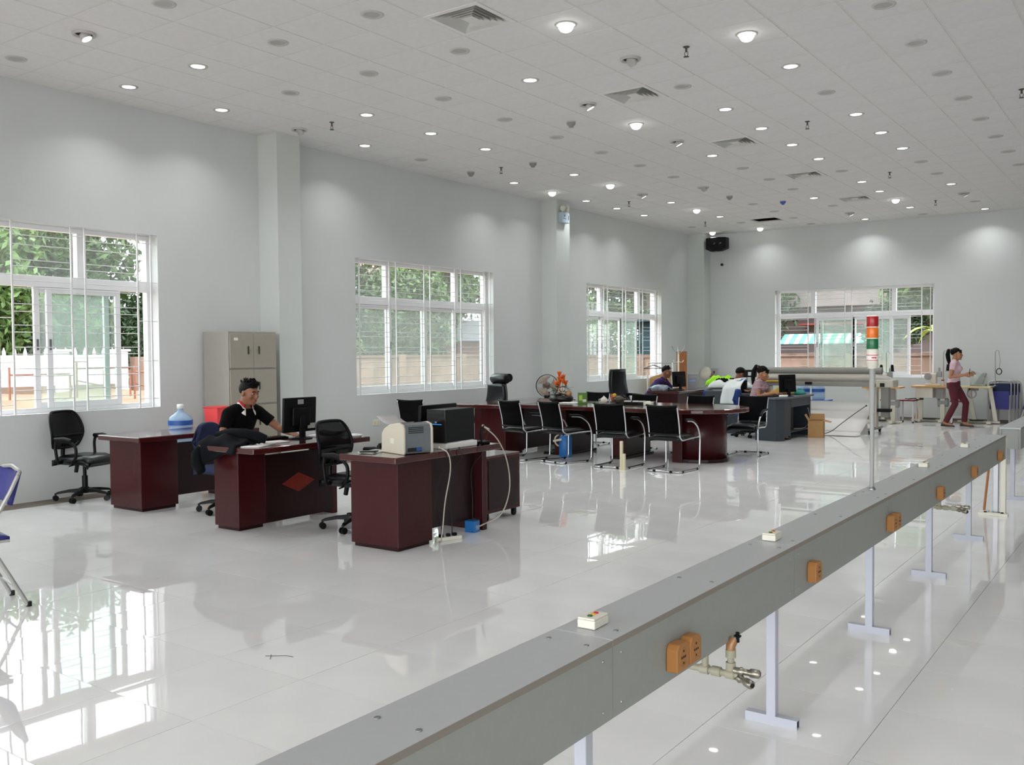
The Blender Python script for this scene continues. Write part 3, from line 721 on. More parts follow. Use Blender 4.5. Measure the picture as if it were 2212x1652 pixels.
for y in (-.035, .035):
    m = MB(); m.box(.012, .0145, y - .022, y + .022, -.025, .025); obj('insert', m, 'pipe_cream', t)

# ------------------------------------------------------------------ assembly line beam
BX0, BX1, BZ0, BZ1 = -1.41, -1.222, .562, .775
def beam(x0, y0, y1, seams, label, legs, cat='beam'):
    t = thing('service_beam', label, cat, (x0, y0, 0))
    w = BX1 - BX0; ed = [y0] + [s_ for s_ in seams if y0 < s_ < y1] + [y1]
    for a, b_ in zip(ed[:-1], ed[1:]):
        a -= y0; b_ -= y0
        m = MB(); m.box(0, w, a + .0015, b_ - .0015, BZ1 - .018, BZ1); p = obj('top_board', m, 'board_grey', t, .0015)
        m = MB(); m.box(w - .0003, w + .0006, a + .0015, b_ - .0015, BZ1 - .0178, BZ1 - .0005); obj('edge_band', m, 'edge_band', p)
        for y in ([a + .08, b_ - .08, (a + b_) / 2]):
            for x in (.035, w - .035):
                m = MB(); m.lathe([(.007, .0), (.0075, .002), (.004, .0015), (.002, .0005)], (x, y, BZ1), 10); obj('screw', m, 'steel', p)
        m = MB(); m.box(w - .018, w - .001, a + .0015, b_ - .0015, BZ0, BZ1 - .018); p = obj('side_panel', m, 'board_shaded', t)
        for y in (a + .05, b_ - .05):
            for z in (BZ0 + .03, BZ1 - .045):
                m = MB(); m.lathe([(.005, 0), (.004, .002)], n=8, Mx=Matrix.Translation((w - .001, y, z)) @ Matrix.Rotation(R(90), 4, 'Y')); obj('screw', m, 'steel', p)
        m = MB(); m.box(0.001, .018, a + .0015, b_ - .0015, BZ0, BZ1 - .018); obj('side_panel', m, 'board_shaded', t)
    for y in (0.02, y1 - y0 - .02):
        m = MB(); m.box(.02, w - .02, y - .01, y + .01, BZ0, BZ1 - .02); obj('end_cap', m, 'board_shaded', t)
    for ly in legs:
        y = ly - y0; cx = w / 2 - .03
        m = MB(); m.box(cx - .02, cx + .02, y - .02, y + .02, .035, BZ1 - .02); lg = obj('leg', m, 'leg_paint', t, .003)
        m = MB()
        for q in ((-.11, .11, -.02, -.017, 0, .038), (-.11, .11, .017, .02, 0, .038), (-.11, .11, -.017, .017, 0, .003), (-.11, .11, -.017, .017, .035, .038)): m.box(cx + q[0], cx + q[1], y + q[2], y + q[3], q[4], q[5])
        obj('foot', m, 'leg_paint', lg)
        m = MB(); m.box(cx - .106, cx + .106, y - .0165, y + .0165, .004, .034); obj('tube_hollow', m, 'dark_hole', lg)
    return t
SEAM = [.68, 2.18, 3.655, 5.155, 6.64, 8.13]
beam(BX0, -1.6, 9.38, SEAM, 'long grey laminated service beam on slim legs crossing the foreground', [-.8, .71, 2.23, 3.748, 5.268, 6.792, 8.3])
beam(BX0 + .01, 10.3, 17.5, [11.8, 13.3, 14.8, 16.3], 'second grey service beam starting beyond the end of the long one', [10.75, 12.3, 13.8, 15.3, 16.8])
# leaning frame parts at the far end of the beam
for nm, lb, pts, r_, mm in (('frame_post', 'white square post standing under the far end of the long beam', (-1.285, 9.72, 0, 0), .023, 'ivory'),
                            ('frame_post', 'grey steel post under the far end of the long beam', (-1.345, 9.71, 0, 0), .022, 'steel')):
    t = thing(nm, lb, 'post', (pts[0], pts[1], 0))
    m = MB(); m.box(-r_, r_, -r_, r_, .02, .72); obj('shaft', m, mm, t, .003)
    m = MB(); m.box(-r_ * 1.6, r_ * 1.6, -r_ * 1.6, r_ * 1.6, 0, .02); obj('foot_plate', m, mm, t)
t = thing('wooden_strip', 'thin brown strip leaning on the grey post under the beam end', 'strip', (-1.455, 9.78, 0))
m = MB(); m.tube([(0, 0, .01), (.06, .02, .7)], .012, 6); obj('strip', m, 'wood_board', t)
m = MB(); m.box(-.04, .04, -.03, .03, 0, .02); obj('shoe', m, 'ivory', t)
t = thing('floor_rail', 'pale flat rail on the floor under the posts at the beam end', 'rail', (-1.36, 9.62, 0))
m = MB(); m.box(-.12, .13, -.03, .03, 0, .026); obj('bar', m, 'ivory', t, .002)
for x in (-.06, .08):
    m = MB(); m.lathe([(.014, 0), (.012, .008)], (x, 0, .028), 10); obj('bolt', m, 'dark_hole', t)

# button boxes on the beam
def button_box(y, label, dx=0):
    t = thing('control_box', label, 'control box', (-1.338 + dx, y, BZ1), R(2), 'button boxes on the beam')
    m = MB(); m.box(-.028, .028, -.042, .042, .001, .025); obj('case', m, 'ivory', t, .003)
    m = MB(); m.box(-.027, .027, -.041, .041, .0255, .031); lid = obj('lid', m, 'ivory', t, .002)
    for k, mm in ((-1, 'green_gloss'), (0, 'yellow_gloss'), (1, 'red_gloss')):
        m = MB(); m.lathe([(.0075, .031), (.0075, .0335), (.0065, .0345), (0, .0345)], (0, k * .018, 0), 14); obj('button', m, mm, lid)
button_box(2.268, 'ivory box with red, yellow and green buttons lying over the beam joint', .003)
button_box(3.72, 'ivory button box on the beam, second counting away from the camera')
button_box(6.58, 'ivory button box on the beam beyond the signal tower')
button_box(8.06, 'ivory button box on the beam, last before its far end')
# brown socket outlets on the beam side
def outlet(y, z, label, w=.1):
    t = thing('power_outlet', label, 'socket', (BX1, y, z), 0, 'brown outlets on the beam')
    def oct_(s_, c): return [(-s_, -s_), (s_, -s_), (s_, s_ - c), (s_ - c, s_), (-s_ + c, s_), (-s_, s_ - c)]
    Mx = Matrix(((0, 0, 1, 0), (1, 0, 0, 0), (0, 1, 0, 0), (0, 0, 0, 1)))
    m = MB(); m.prism(oct_(.041, .014), .0, .038, Mx); obj('body', m, 'socket_brown', t, .004)
    f = MB(); f.lathe([(.029, .038), (.029, .0395), (.0265, .0395), (.0265, .0382)], n=18, Mx=Mx, caps=False); fp = obj('face_ring', f, 'socket_brown', t)
    for a, c in ((0, .018), (0, -.018), (-.012, 0), (0, 0), (.012, 0)):
        m = MB(); m.box(.0384, .0396, a - .0025, a + .0025, c - .0033, c + .0033); obj('pin_hole', m, 'dark_hole', fp)
outlet(2.542, .638, 'brown outlet, one of a pair above the air pipe, camera side')
outlet(2.632, .638, 'brown outlet, one of a pair above the air pipe, far side')
outlet(3.85, .636, 'single brown outlet on the beam between the first two visible feet')
outlet(5.15, .636, 'brown outlet, first of a touching pair on the beam below the signal tower')
outlet(5.235, .636, 'brown outlet, second of a touching pair on the beam below the signal tower')
outlet(6.42, .634, 'brown outlet on the beam above the far air pipe')
outlet(7.66, .634, 'brown outlet on the beam, second from its far end')
outlet(8.93, .634, 'brown outlet on the beam, last one at its far end')
# compressed air drops
def air_drop(y, z, label, valve=True):
    t = thing('air_pipe', label, 'pipe', (-1.318, y, z), 0, 'air pipes under the beam'); t.scale = (.86, .86, .86)
    m = MB(); m.tube([(-.11, .0, 0), (.15, .0, 0)], .0135, 10)
    for x in (-.11, -.01, .04, .1): m.cyl((x, 0, 0), .0195, .036, 12, axis='x')
    obj('manifold', m, 'pipe_grey', t)
    m = MB(); m.cyl((.01, 0, 0), .014, .2, 10); m.cyl((.01, 0, .06), .0195, .034, 12); obj('drop_pipe', m, 'pipe_grey', t)
    for a, c in ((16, .045), (-30, -.02)):
        Mx = Matrix.Translation((.15, 0, c * .4)) @ Matrix.Rotation(R(94), 4, 'Y') @ Matrix.Rotation(R(-a), 4, 'X')
        m = MB(); m.lathe([(.014, -.02), (.014, 0), (.018, .012), (.0125, .02), (.0125, .04), (.0175, .046), (.0175, .078), (.0125, .084)], n=14, Mx=Mx); cp = obj('coupler', m, 'brass', t)
        m = MB(); m.lathe([(.0095, .0835), (.0095, .0855)], n=12, Mx=Mx); obj('socket_hole', m, 'dark_hole', cp)
    if valve:
        m = MB(); m.cyl((.118, 0, 0), .0135, .1, 10); m.cyl((.118, 0, .018), .0195, .03, 12); m.cyl((.118, 0, .068), .0205, .03, 12); obj('branch_pipe', m, 'pipe_grey', t)
        m = MB(); m.tube([(.118, 0, .098), (.118, 0, .115), (.128, .015, .14)], [.019, .0195, .017], 12); v = obj('valve', m, 'valve_tan', t)
        m = MB(); m.box(.136, .15, .004, .014, .128, .17); m.box(.13, .156, .0, .018, .15, .158); obj('valve_handle', m, 'black_plastic', v, .002)
air_drop(2.985, .452, 'cream air pipe with two brass couplers under the beam beside the double outlet')
air_drop(6.93, .46, 'air pipe with two couplers under the beam, hanging by a farther foot', False)
# signal tower
t = thing('signal_tower', 'red, orange and green signal light tower standing on the beam', 'signal light', (-1.36, 5.36, BZ1))
m = MB(); m.lathe([(.02, 0), (.02, .006), (.014, .012), (.0125, .02)], n=16); obj('base', m, 'steel', t)
m = MB(); m.cyl((0, 0, .015), .0115, .42, 12); m.cyl((0, 0, .42), .0155, .26, 14); obj('pole', m, 'pole_grey', t)
m = MB(); m.lathe([(.024, .672), (.024, .68), (.031, .682), (.031, .772), (.028, .777)], n=24); hsg = obj('housing', m, 'ivory', t)
m = MB(); m.lathe([(.0313, .712), (.0313, .752)], n=24, caps=False); obj('sticker', m, 'paper', hsg)
for z in (.715, .744):
    m = MB(); m.lathe([(.0316, z), (.0316, z + .004)], n=24, caps=False); obj('sticker_stripe', m, 'red_gloss', hsg)
for k in range(6):
    m = MB(); a = -1.35 + k * .13; m.box(-.001, .001, -.0028, .0028, 0, .007, Matrix.Rotation(a, 4, 'Z') @ Matrix.Translation((.0317, 0, .728))); obj('sticker_letter', m, 'red_gloss', hsg)
for z, mm in ((.779, 'lens_green'), (.841, 'lens_amber'), (.903, 'lens_red')):
    m = MB(); m.lathe([(.0305, z), (.0312, z + .002), (.0312, z + .054), (.0305, z + .056)], n=24); ln = obj('lens', m, mm, t)
    m = MB(); m.lathe([(.03, z - .005), (.03, z + .001)], n=24); obj('gasket', m, 'ivory', ln)
m = MB(); m.lathe([(.0305, .958), (.0312, .96), (.0312, .964), (.027, .968)], n=24); obj('cap', m, 'ivory', t)

# ------------------------------------------------------------------ desks
DH = .755
def desk(label, x0, x1, y0, y1, px0, px1, ped=.42, inlay=False, side='x', gap=.06, far=True, panel_x=None, top='mahogany_top', body='mahogany', loc=(0, 0), rz=0, h=DH, lift=.09):
    t = thing('office_desk', label, 'desk', (loc[0], loc[1], 0), rz)
    m = MB(); m.box(x0, x1, y0, y1, h - .05, h); obj('desktop', m, top, t, .008)
    m = MB(); m.box(px0, px1, y0 + .12, y0 + .12 + ped, .03, h - .05); p = obj('pedestal', m, body, t, .004)
    m = MB(); m.box(px0 + .02, px1 - .02, y0 + .14, y0 + .10 + ped, 0, .03); obj('plinth', m, 'mahogany_dark', p)
    for k in range(3):
        z = .06 + k * .205; m = MB(); m.box(px0 - .016, px0 - .001, y0 + .15, y0 + .09 + ped, z, z + .195); d = obj('drawer', m, body, t, .003)
        m = MB(); m.tube([(px0 - .016, y0 + .26, z + .12), (px0 - .035, y0 + .26, z + .12), (px0 - .035, y0 + .38, z + .12), (px0 - .016, y0 + .38, z + .12)], .005, 6); obj('handle', m, 'steel', d)
    if far:
        m = MB(); m.box(px0, px1, y1 - .16, y1 - .1, .0, h - .05); obj('side_panel', m, body, t, .004)
    pxx = panel_x if panel_x is not None else px1 - .03
    m = MB(); m.box(pxx, pxx + .02, y0 + .12 + ped, y1 - (.16 if far else 0), lift, h - .05 - gap); obj('modesty_panel', m, 'mahogany_dark' if body == 'mahogany' else body, t, .002)
    if inlay:
        cy = inlay; m = MB(); x = pxx + .0205
        m.add([(x, cy - .2, .36), (x, cy, .27), (x, cy + .2, .36), (x, cy, .45), (x + .002, cy - .2, .36), (x + .002, cy, .27), (x + .002, cy + .2, .36), (x + .002, cy, .45)], [(4, 5, 6, 7), (0, 1, 5, 4), (1, 2, 6, 5), (2, 3, 7, 6), (3, 0, 4, 7)])
        obj('inlay', m, 'inlay', t)
    return t
desk('dark red wooden desk standing by the window with nothing on it', -8.86, -8.15, 5.24, 6.7, -8.85, -8.31, panel_x=-8.45, lift=.1)
desk('dark red wooden desk with diamond inlay, used by the man in black', -7.06, -6.31, 5.12, 6.52, -7.0, -6.668, inlay=5.93, ped=.3, panel_x=-6.69, lift=.03)
desk('dark red wooden desk carrying the printer and computer tower', -5.43, -4.82, 5.25, 6.62, -5.42, -4.91, ped=.41, panel_x=-5.02, lift=.1, gap=0)
# mobile pedestal beside it
t = thing('mobile_pedestal', 'dark red drawer cabinet on castors at the end of the printer desk', 'cabinet', (-5.32, 7.03, 0))
m = MB(); m.box(-.22, .22, -.27, .27, .075, .585); obj('body', m, 'mahogany', t, .004)
m = MB(); m.box(-.225, .225, -.275, .275, .585, .605); obj('top', m, 'mahogany_top', t, .004)
m = MB(); m.box(.2205, .225, -.235, .235, .11, .56); obj('back_panel', m, 'mahogany_dark', t)
for x in (-.18, .18):
    for y in (-.22, .22):
        m = MB(); m.cyl((x - .012, y, .03), .03, .024, 14, axis='x'); m.box(x - .018, x + .018, y - .02, y + .02, .04, .074); obj('castor', m, 'black_plastic', t)
t = thing('small_box', 'small grey box on the low cabinet with castors', 'box', (-5.25, 6.82, .606))
m = MB(); m.box(-.05, .05, -.04, .04, 0, .03); obj('body', m, 'machine_grey', t, .004); m = MB(); m.box(-.052, .052, -.042, .042, .03, .042); obj('lid', m, 'ivory', t, .003)

# ------------------------------------------------------------------ executive desk and meeting table
t = thing('executive_desk', 'large dark red executive desk before the headrest chair', 'desk', (0, 0, 0))
m = MB(); m.prism([(-9.2, 11.33), (-8.14, 11.33), (-8.2, 13.4), (-9.2, 13.5)], DH - .05, DH + .005); obj('desktop', m, 'mahogany_top', t, .01)
m = MB(); m.box(-8.85, -8.26, 11.45, 11.95, .03, DH - .05); p = obj('pedestal', m, 'mahogany', t, .004)
m = MB(); m.box(-8.83, -8.28, 11.47, 11.93, 0, .03); obj('plinth', m, 'mahogany_dark', p)
m = MB(); m.box(-8.34, -8.31, 11.95, 13.2, .04, DH - .05); obj('front_panel', m, 'mahogany_dark', t, .003)
m = MB(); m.box(-8.85, -8.3, 13.2, 13.26, 0, DH - .05); obj('side_panel', m, 'mahogany', t, .003)
t = thing('meeting_table', 'long dark red meeting table with a rounded end, chairs around it', 'table', (0, 0, 0))
pl = [(-8.12, 11.62), (-5.6, 11.56)] + [(-5.6 + .8 * math.sin(a), 12.33 - .77 * math.cos(a)) for a in [PI * k / 16 for k in range(1, 16)]] + [(-5.6, 13.1), (-8.12, 13.1)]
m = MB(); m.prism(pl, DH - .055, DH + .005); obj('tabletop', m, 'mahogany_top', t, .014, seg=3)
arc = [(-5.62 + .52 * math.sin(a), 12.33 - .38 * math.cos(a)) for a in [PI * k / 12 for k in range(0, 13)]]
m = MB(); m.prism(arc, .05, DH - .055); p = obj('end_pedestal', m, 'mahogany', t)
for pp in p.data.polygons: pp.use_smooth = len(pp.vertices) == 4 and abs(pp.normal.z) < .5 and pp.normal.x > -.5
m = MB(); m.prism([((x + 5.62) * 1.06 - 5.62, (y - 12.33) * 1.08 + 12.33) for x, y in arc], 0, .05); obj('plinth', m, 'mahogany_dark', p, .008)
for x in (-5.62,):
    for y in (11.93, 12.73):
        m = MB(); m.box(x - .09, x + .06, y - .03, y + .03, .0, DH - .055); obj('pilaster', m, 'mahogany', p, .004)
for x in (-6.55, -7.55):
    m = MB(); m.box(x - .09, x + .09, 11.9, 12.72, .04, DH - .055); p = obj('pedestal', m, 'mahogany_dark', t, .004)
    m = MB(); m.box(x - .12, x + .12, 11.85, 12.77, 0, .04); obj('plinth', m, 'mahogany_dark', p, .006)
    m = MB(); m.box(x - .1, x + .1, 11.88, 11.9, .04, DH - .055); obj('front_edge', m, 'mahogany', p, .003)
for a, b_ in ((-8.05, -7.64), (-7.46, -6.64), (-6.46, -5.64)):
    m = MB(); m.box(a, b_, 12.3, 12.33, .3, DH - .055); obj('centre_panel', m, 'mahogany_dark', t, .003)

# ------------------------------------------------------------------ visitor chairs with chrome sled frames
def visitor_chair():
    t = thing('visitor_chair', '', 'chair', (0, 0, 0), 0, 'black mesh visitor chairs')
    w = .255
    half = [(-w, -.1, .66), (-w, .08, .645), (-w, .22, .56), (-w + .005, .29, .42), (-w + .01, .28, .016), (-w + .01, -.27, .016)]
    pts = half + [(-x, y, z) for x, y, z in half[::-1]]
    m = MB(); m.tube(pts, .0125, 8, bend=.06); obj('sled_frame', m, 'chrome', t)
    for s in (-1, 1):
        m = MB(); m.tube([(s * .222, -.30, .84), (s * .22, -.255, .68), (s * .218, -.225, .55), (s * .218, -.225, .455), (s * .22, -.16, .41), (s * .225, .1, .425), (s * (w - .012), .285, .43)], .011, 8, bend=.05); obj('back_upright', m, 'chrome', t)
        m = MB(); m.tube([(s * w, -.14, .676), (s * w, .07, .664), (s * w, .18, .602)], .017, 8, bend=.05); obj('armrest', m, 'black_plastic', t)
        for y in (-.2, .2):
            m = MB(); m.cyl((s * (w - .01), y - .015, .0155), .0155, .03, 10, axis='y'); obj('glide', m, 'black_plastic', t)
    for x in (-.12, .12):
        m = MB(); m.cyl((x - .018, -.27, .0155), .0155, .036, 10, axis='x'); obj('glide', m, 'black_plastic', t)
    m = MB(); m.sheet(lambda u, v: ((u - .5) * .43, -.225 - .085 * max(0, v - .1) ** 1.3 - .035 * (1 - (2 * u - 1) ** 2), .485 + .365 * v + .012 * (2 * u - 1) ** 2 * v), 8, 8, .006); obj('backrest', m, 'black_mesh', t)
    for v, r_ in ((1, .012), (0.02, .012)):
        m = MB(); m.tube([((u - .5) * .44, -.225 - .085 * max(0, v - .1) ** 1.3 - .035 * (1 - (2 * u - 1) ** 2) - .003, .485 + .365 * v + .012 * (2 * u - 1) ** 2 * v) for u in [k / 10 for k in range(11)]], r_, 8); obj('back_rail', m, 'black_plastic', t)
    def top(u, v):
        x = (u - .5) * .44; y = -.22 + .5 * v; e = min(1, min(u, 1 - u) * 7) ** .5 * min(1, min(v, 1 - v) * 7) ** .5
        return (x, y, .44 + .035 * e - .02 * max(0, v - .8) * 5 + .01 * math.sin(3 * u) * e)
    m = MB(); m.sheet(top, 10, 10, .05); obj('seat', m, 'black_leather', t)
    return t
vc = visitor_chair()
VCH = [((-7.74, 11.2), -12, 'black mesh chair at the meeting table beside the executive desk'),
       ((-7.04, 11.2), -17, 'black mesh chair at the meeting table in front of the blue thermos'),
       ((-6.12, 11.11), 2, 'black mesh chair before the middle of the meeting table, behind cream stubs'),
       ((-5.32, 11.1), -2, 'black mesh chair at the meeting table nearest the rounded end pedestal'),
       ((-5.18, 13.36), 183, 'black mesh chair facing us past the rounded table end'),
       ((-5.97, 13.12), 176, 'black mesh chair across the table, before the grey desk with neon cloth'),
       ((-6.9, 13.1), 182, 'black mesh chair across the table, before the purple shirt man desk'),
       ((-7.98, 13.5), 184, 'black mesh chair across the table behind the tea things'),
       ((-9.3, 10.7), 10, 'black mesh chair by the wall behind the computer tower')]
for k, (p, a, lb) in enumerate(VCH):
    if k == 0: vc.location = (*p, 0); vc.rotation_euler = (0, 0, R(a)); vc['label'] = lb.replace('nearest', 'next to')
    else: dup(vc, (*p, 0), R(a), lb.replace('nearest', 'next to'))

# ------------------------------------------------------------------ swivel chairs
def star_base(t, r=.3, zc=.0, mtl='black_plastic', ph=.3):
    m = MB(); m.lathe([(.045, .075), (.05, .09), (.05, .125), (.035, .14)], n=14); hub = obj('base_hub', m, mtl, t)
    for k in range(5):
        a = ph + k * 2 * PI / 5; c, s_ = math.cos(a), math.sin(a)
        m = MB(); rings = []
        for q, hw, z0, z1 in ((.03, .03, .08, .125), (r * .55, .024, .085, .115), (r * .9, .018, .072, .095), (r, .014, .066, .08)):
            rings.append([(c * q - s_ * hw, s_ * q + c * hw, z0), (c * q + s_ * hw, s_ * q - c * hw, z0), (c * q + s_ * hw * .7, s_ * q - c * hw * .7, z1), (c * q - s_ * hw * .7, s_ * q + c * hw * .7, z1)])
        m.loft(rings, False); obj('base_arm', m, mtl, t, .004)
        Mx = Matrix.Translation((c * r * .97, s_ * r * .97, .03)) @ Matrix.Rotation(a + 1.0 + k, 4, 'Z')
        m = MB()
        for x in (-.017, .017): m.tube([Mx @ Vector((x - .009, 0, 0)), Mx @ Vector((x + .009, 0, 0))], .029, 14)
        m.tube([Mx @ Vector((0, 0, .0)), Mx @ Vector((0, 0, .05))], .009, 8); obj('castor', m, mtl, t)
    m = MB(); m.cyl((0, 0, .12), .03, .14, 14); m.cyl((0, 0, .25), .019, .15, 14); obj('gas_column', m, mtl, t)
def mesh_swivel(label, loc, rz, back_h=.97):
    t = thing('swivel_chair', label, 'chair', (*loc, 0), R(rz), 'black mesh swivel chairs')
    star_base(t)
    m = MB(); m.box(-.1, .1, -.14, .1, .385, .42); m.box(-.03, .03, -.27, -.1, .39, .415); obj('tilt_box', m, 'black_plastic', t, .006)
    m = MB(); m.tube([(.05, -.05, .385), (.05, -.07, .30)], [.022, .02], 10); obj('tension_knob', m, 'black_plastic', t)
    m = MB(); m.tube([(.09, .03, .4), (.2, .03, .395), (.26, .035, .39)], .007, 6); obj('lever', m, 'black_plastic', t)
    def top(u, v):
        x = (u - .5) * .5 * (.92 + .08 * math.sin(PI * v)); y = -.22 + .48 * v; e = min(1, min(u, 1 - u) * 6) ** .5 * min(1, min(v, 1 - v) * 6) ** .5
        return (x, y, .445 + .05 * e - .03 * max(0, v - .75) * 4)
    m = MB(); m.sheet(top, 12, 12, .065); obj('seat', m, 'black_leather', t)
    m = MB(); m.tube([(0, -.2, .4), (0, -.29, .44), (0, -.285, .54), (0, -.27, .6)], .022, 8, bend=.05); obj('back_stem', m, 'black_plastic', t)
    # backrest frame: rounded trapezoid loop
    z0, z1 = .56, back_h; lp = []
    sh = [(-.13, 0), (-.19, .1), (-.225, .4), (-.215, .72), (-.17, .95), (-.1, 1), (.1, 1), (.17, .95), (.215, .72), (.225, .4), (.19, .1), (.13, 0)]
    def bp(x, v): return (x, -.255 - .05 * abs(v - .35) ** 1.3 * 2 + .9 * x * x, z0 + (z1 - z0) * v)
    P_ = [Vector(bp(*q)) for q in sh]; Q = []
    for i in range(len(P_)):
        a, b_, c, d = P_[i - 1], P_[i], P_[(i + 1) % len(P_)], P_[(i + 2) % len(P_)]
        for tt in (0, .33, .67): Q.append(.5 * ((2 * b_) + (-a + c) * tt + (2 * a - 5 * b_ + 4 * c - d) * tt ** 2 + (-a + 3 * b_ - 3 * c + d) * tt ** 3))
    m = MB(); m.tube(Q, .014, 8, closed=True); obj('back_frame', m, 'black_plastic', t)
    hw = lambda v: .13 + .095 * min(1, v * 3) ** .6 if v < .5 else .225 - .1 * max(0, (v - .7) / .3) ** 2
    m = MB(); m.sheet(lambda u, v: bp((u - .5) * 2 * hw(v) * .96, .02 + v * .96), 8, 12, .003); obj('back_mesh', m, 'mesh_thin', t)
    m = MB(); m.tube([bp(x, .34) for x in (-.21, -.1, 0, .1, .21)], .016, 8); obj('lumbar_bar', m, 'black_plastic', t)
    for s in (-1, 1):
        m = MB(); m.tube([(s * .2, -.1, .42), (s * .275, -.1, .42), (s * .285, -.12, .6), (s * .285, -.1, .665), (s * .285, .06, .655), (s * .28, .15, .60), (s * .275, .14, .47), (s * .25, .06, .43), (s * .2, .05, .425)], .016, 8, bend=.06); a_ = obj('arm_loop', m, 'black_plastic', t)
        m = MB(); m.tube([(s * .285, -.12, .672), (s * .287, 0, .675), (s * .285, .09, .66)], [.022, .027, .02], 8); obj('arm_pad', m, 'black_plastic', a_)
    return t
mesh_swivel('black mesh swivel chair with glossy seat under the window', (-9.6, 5.52), -72, .95)
mesh_swivel('black mesh swivel chair between the inlay desk and the printer desk', (-5.93, 5.93), -84, .945)
def task_chair(label, loc, rz, fab='navy_fabric', bz=.88):
    t = thing('task_chair', label, 'chair', (*loc, 0), R(rz))
    star_base(t, .27)
    def top(u, v):
        e = min(1, min(u, 1 - u) * 6) ** .5 * min(1, min(v, 1 - v) * 6) ** .5
        return ((u - .5) * .44, -.2 + .42 * v, .425 + .045 * e)
    m = MB(); m.sheet(top, 10, 10, .05); obj('seat', m, fab, t)
    m = MB(); m.box(-.08, .08, -.1, .08, .37, .395); m.tube([(0, -.05, .385), (0, -.27, .39), (0, -.29, .6)], .016, 8, bend=.05); obj('back_stem', m, 'black_plastic', t)
    def bk(u, v):
        a = (u - .5) * 2; r_ = (1 - abs(a) ** 3.2); x = a * .2 * (1 - .25 * (v - .5) ** 2 * 2)
        h_ = .19 * (1 - abs(a) ** 3) ** .5 if abs(a) < 1 else 0
        return (x, -.262 + .4 * x * x * 1.5 - .02 * math.cos((v - .5) * 3), bz - .19 + (v - .5) * 2 * max(h_, .02))
    m = MB(); m.sheet(bk, 14, 10, .045); obj('backrest', m, fab, t)
    return t
task_chair('navy fabric swivel chair of the man in black, beside the jacket', (-7.66, 5.86), -90)
task_chair('blue fabric swivel chair of the woman at the grey desk', (-6.2, 16.15), -90, 'blue_fabric', .86)
def exec_chair(label, loc, rz, roll, top):
    t = thing('executive_chair', label, 'chair', (*loc, 0), R(rz))
    star_base(t, .3)
    def st(u, v):
        e = min(1, min(u, 1 - u) * 6) ** .5 * min(1, min(v, 1 - v) * 6) ** .5
        return ((u - .5) * .52, -.24 + .5 * v, .44 + .07 * e - .015 * math.cos(8 * PI * v) * e * .4)
    m = MB(); m.sheet(st, 12, 14, .09); obj('seat', m, 'black_leather', t)
    zt = top - (.16 if roll else 0)
    def bk(u, v, o=0): return ((u - .5) * (.5 - .1 * v * v), -.21 - .12 * v - .05 * math.sin(PI * v) + .02 * math.cos((u - .5) * 3) + o, .46 + (zt - .46) * v)
    m = MB(); m.sheet(lambda u, v: bk(u, v), 10, 14, .09); obj('backrest', m, 'black_leather', t)
    for a, b_ in ((.08, .45), (.5, .92)):
        m = MB(); m.sheet(lambda u, v: bk(.22 + .56 * u, a + (b_ - a) * v, .012 + .02 * math.sin(PI * u) ** .5 * math.sin(PI * v) ** .5), 8, 6, .02); obj('back_cushion', m, 'black_leather', t)
    if roll:
        m = MB(); m.tube([(-.2, -.345, zt + .075), (-.17, -.345, zt + .08), (.17, -.345, zt + .08), (.2, -.345, zt + .075)], [.07, .085, .085, .07], 16)
        m.tube([(-.19, -.40, zt + .1), (.19, -.40, zt + .1)], .07, 16); obj('head_roll', m, 'black_leather', t)
    for s in (-1, 1):
        m = MB(); m.tube([(s * .27, -.2, .68), (s * .29, -.05, .675), (s * .29, .12, .665), (s * .28, .2, .6), (s * .26, .18, .47)], .03, 8, bend=.05); obj('armrest', m, 'black_leather', t)
    return t
exec_chair('black leather executive chair with rolled headrest under the second window', (-9.4, 12.42), 163, True, 1.19)
exec_chair('tall black leather chair standing empty beside the purple shirt man', (-9.0, 16.75), -100, False, 1.2)
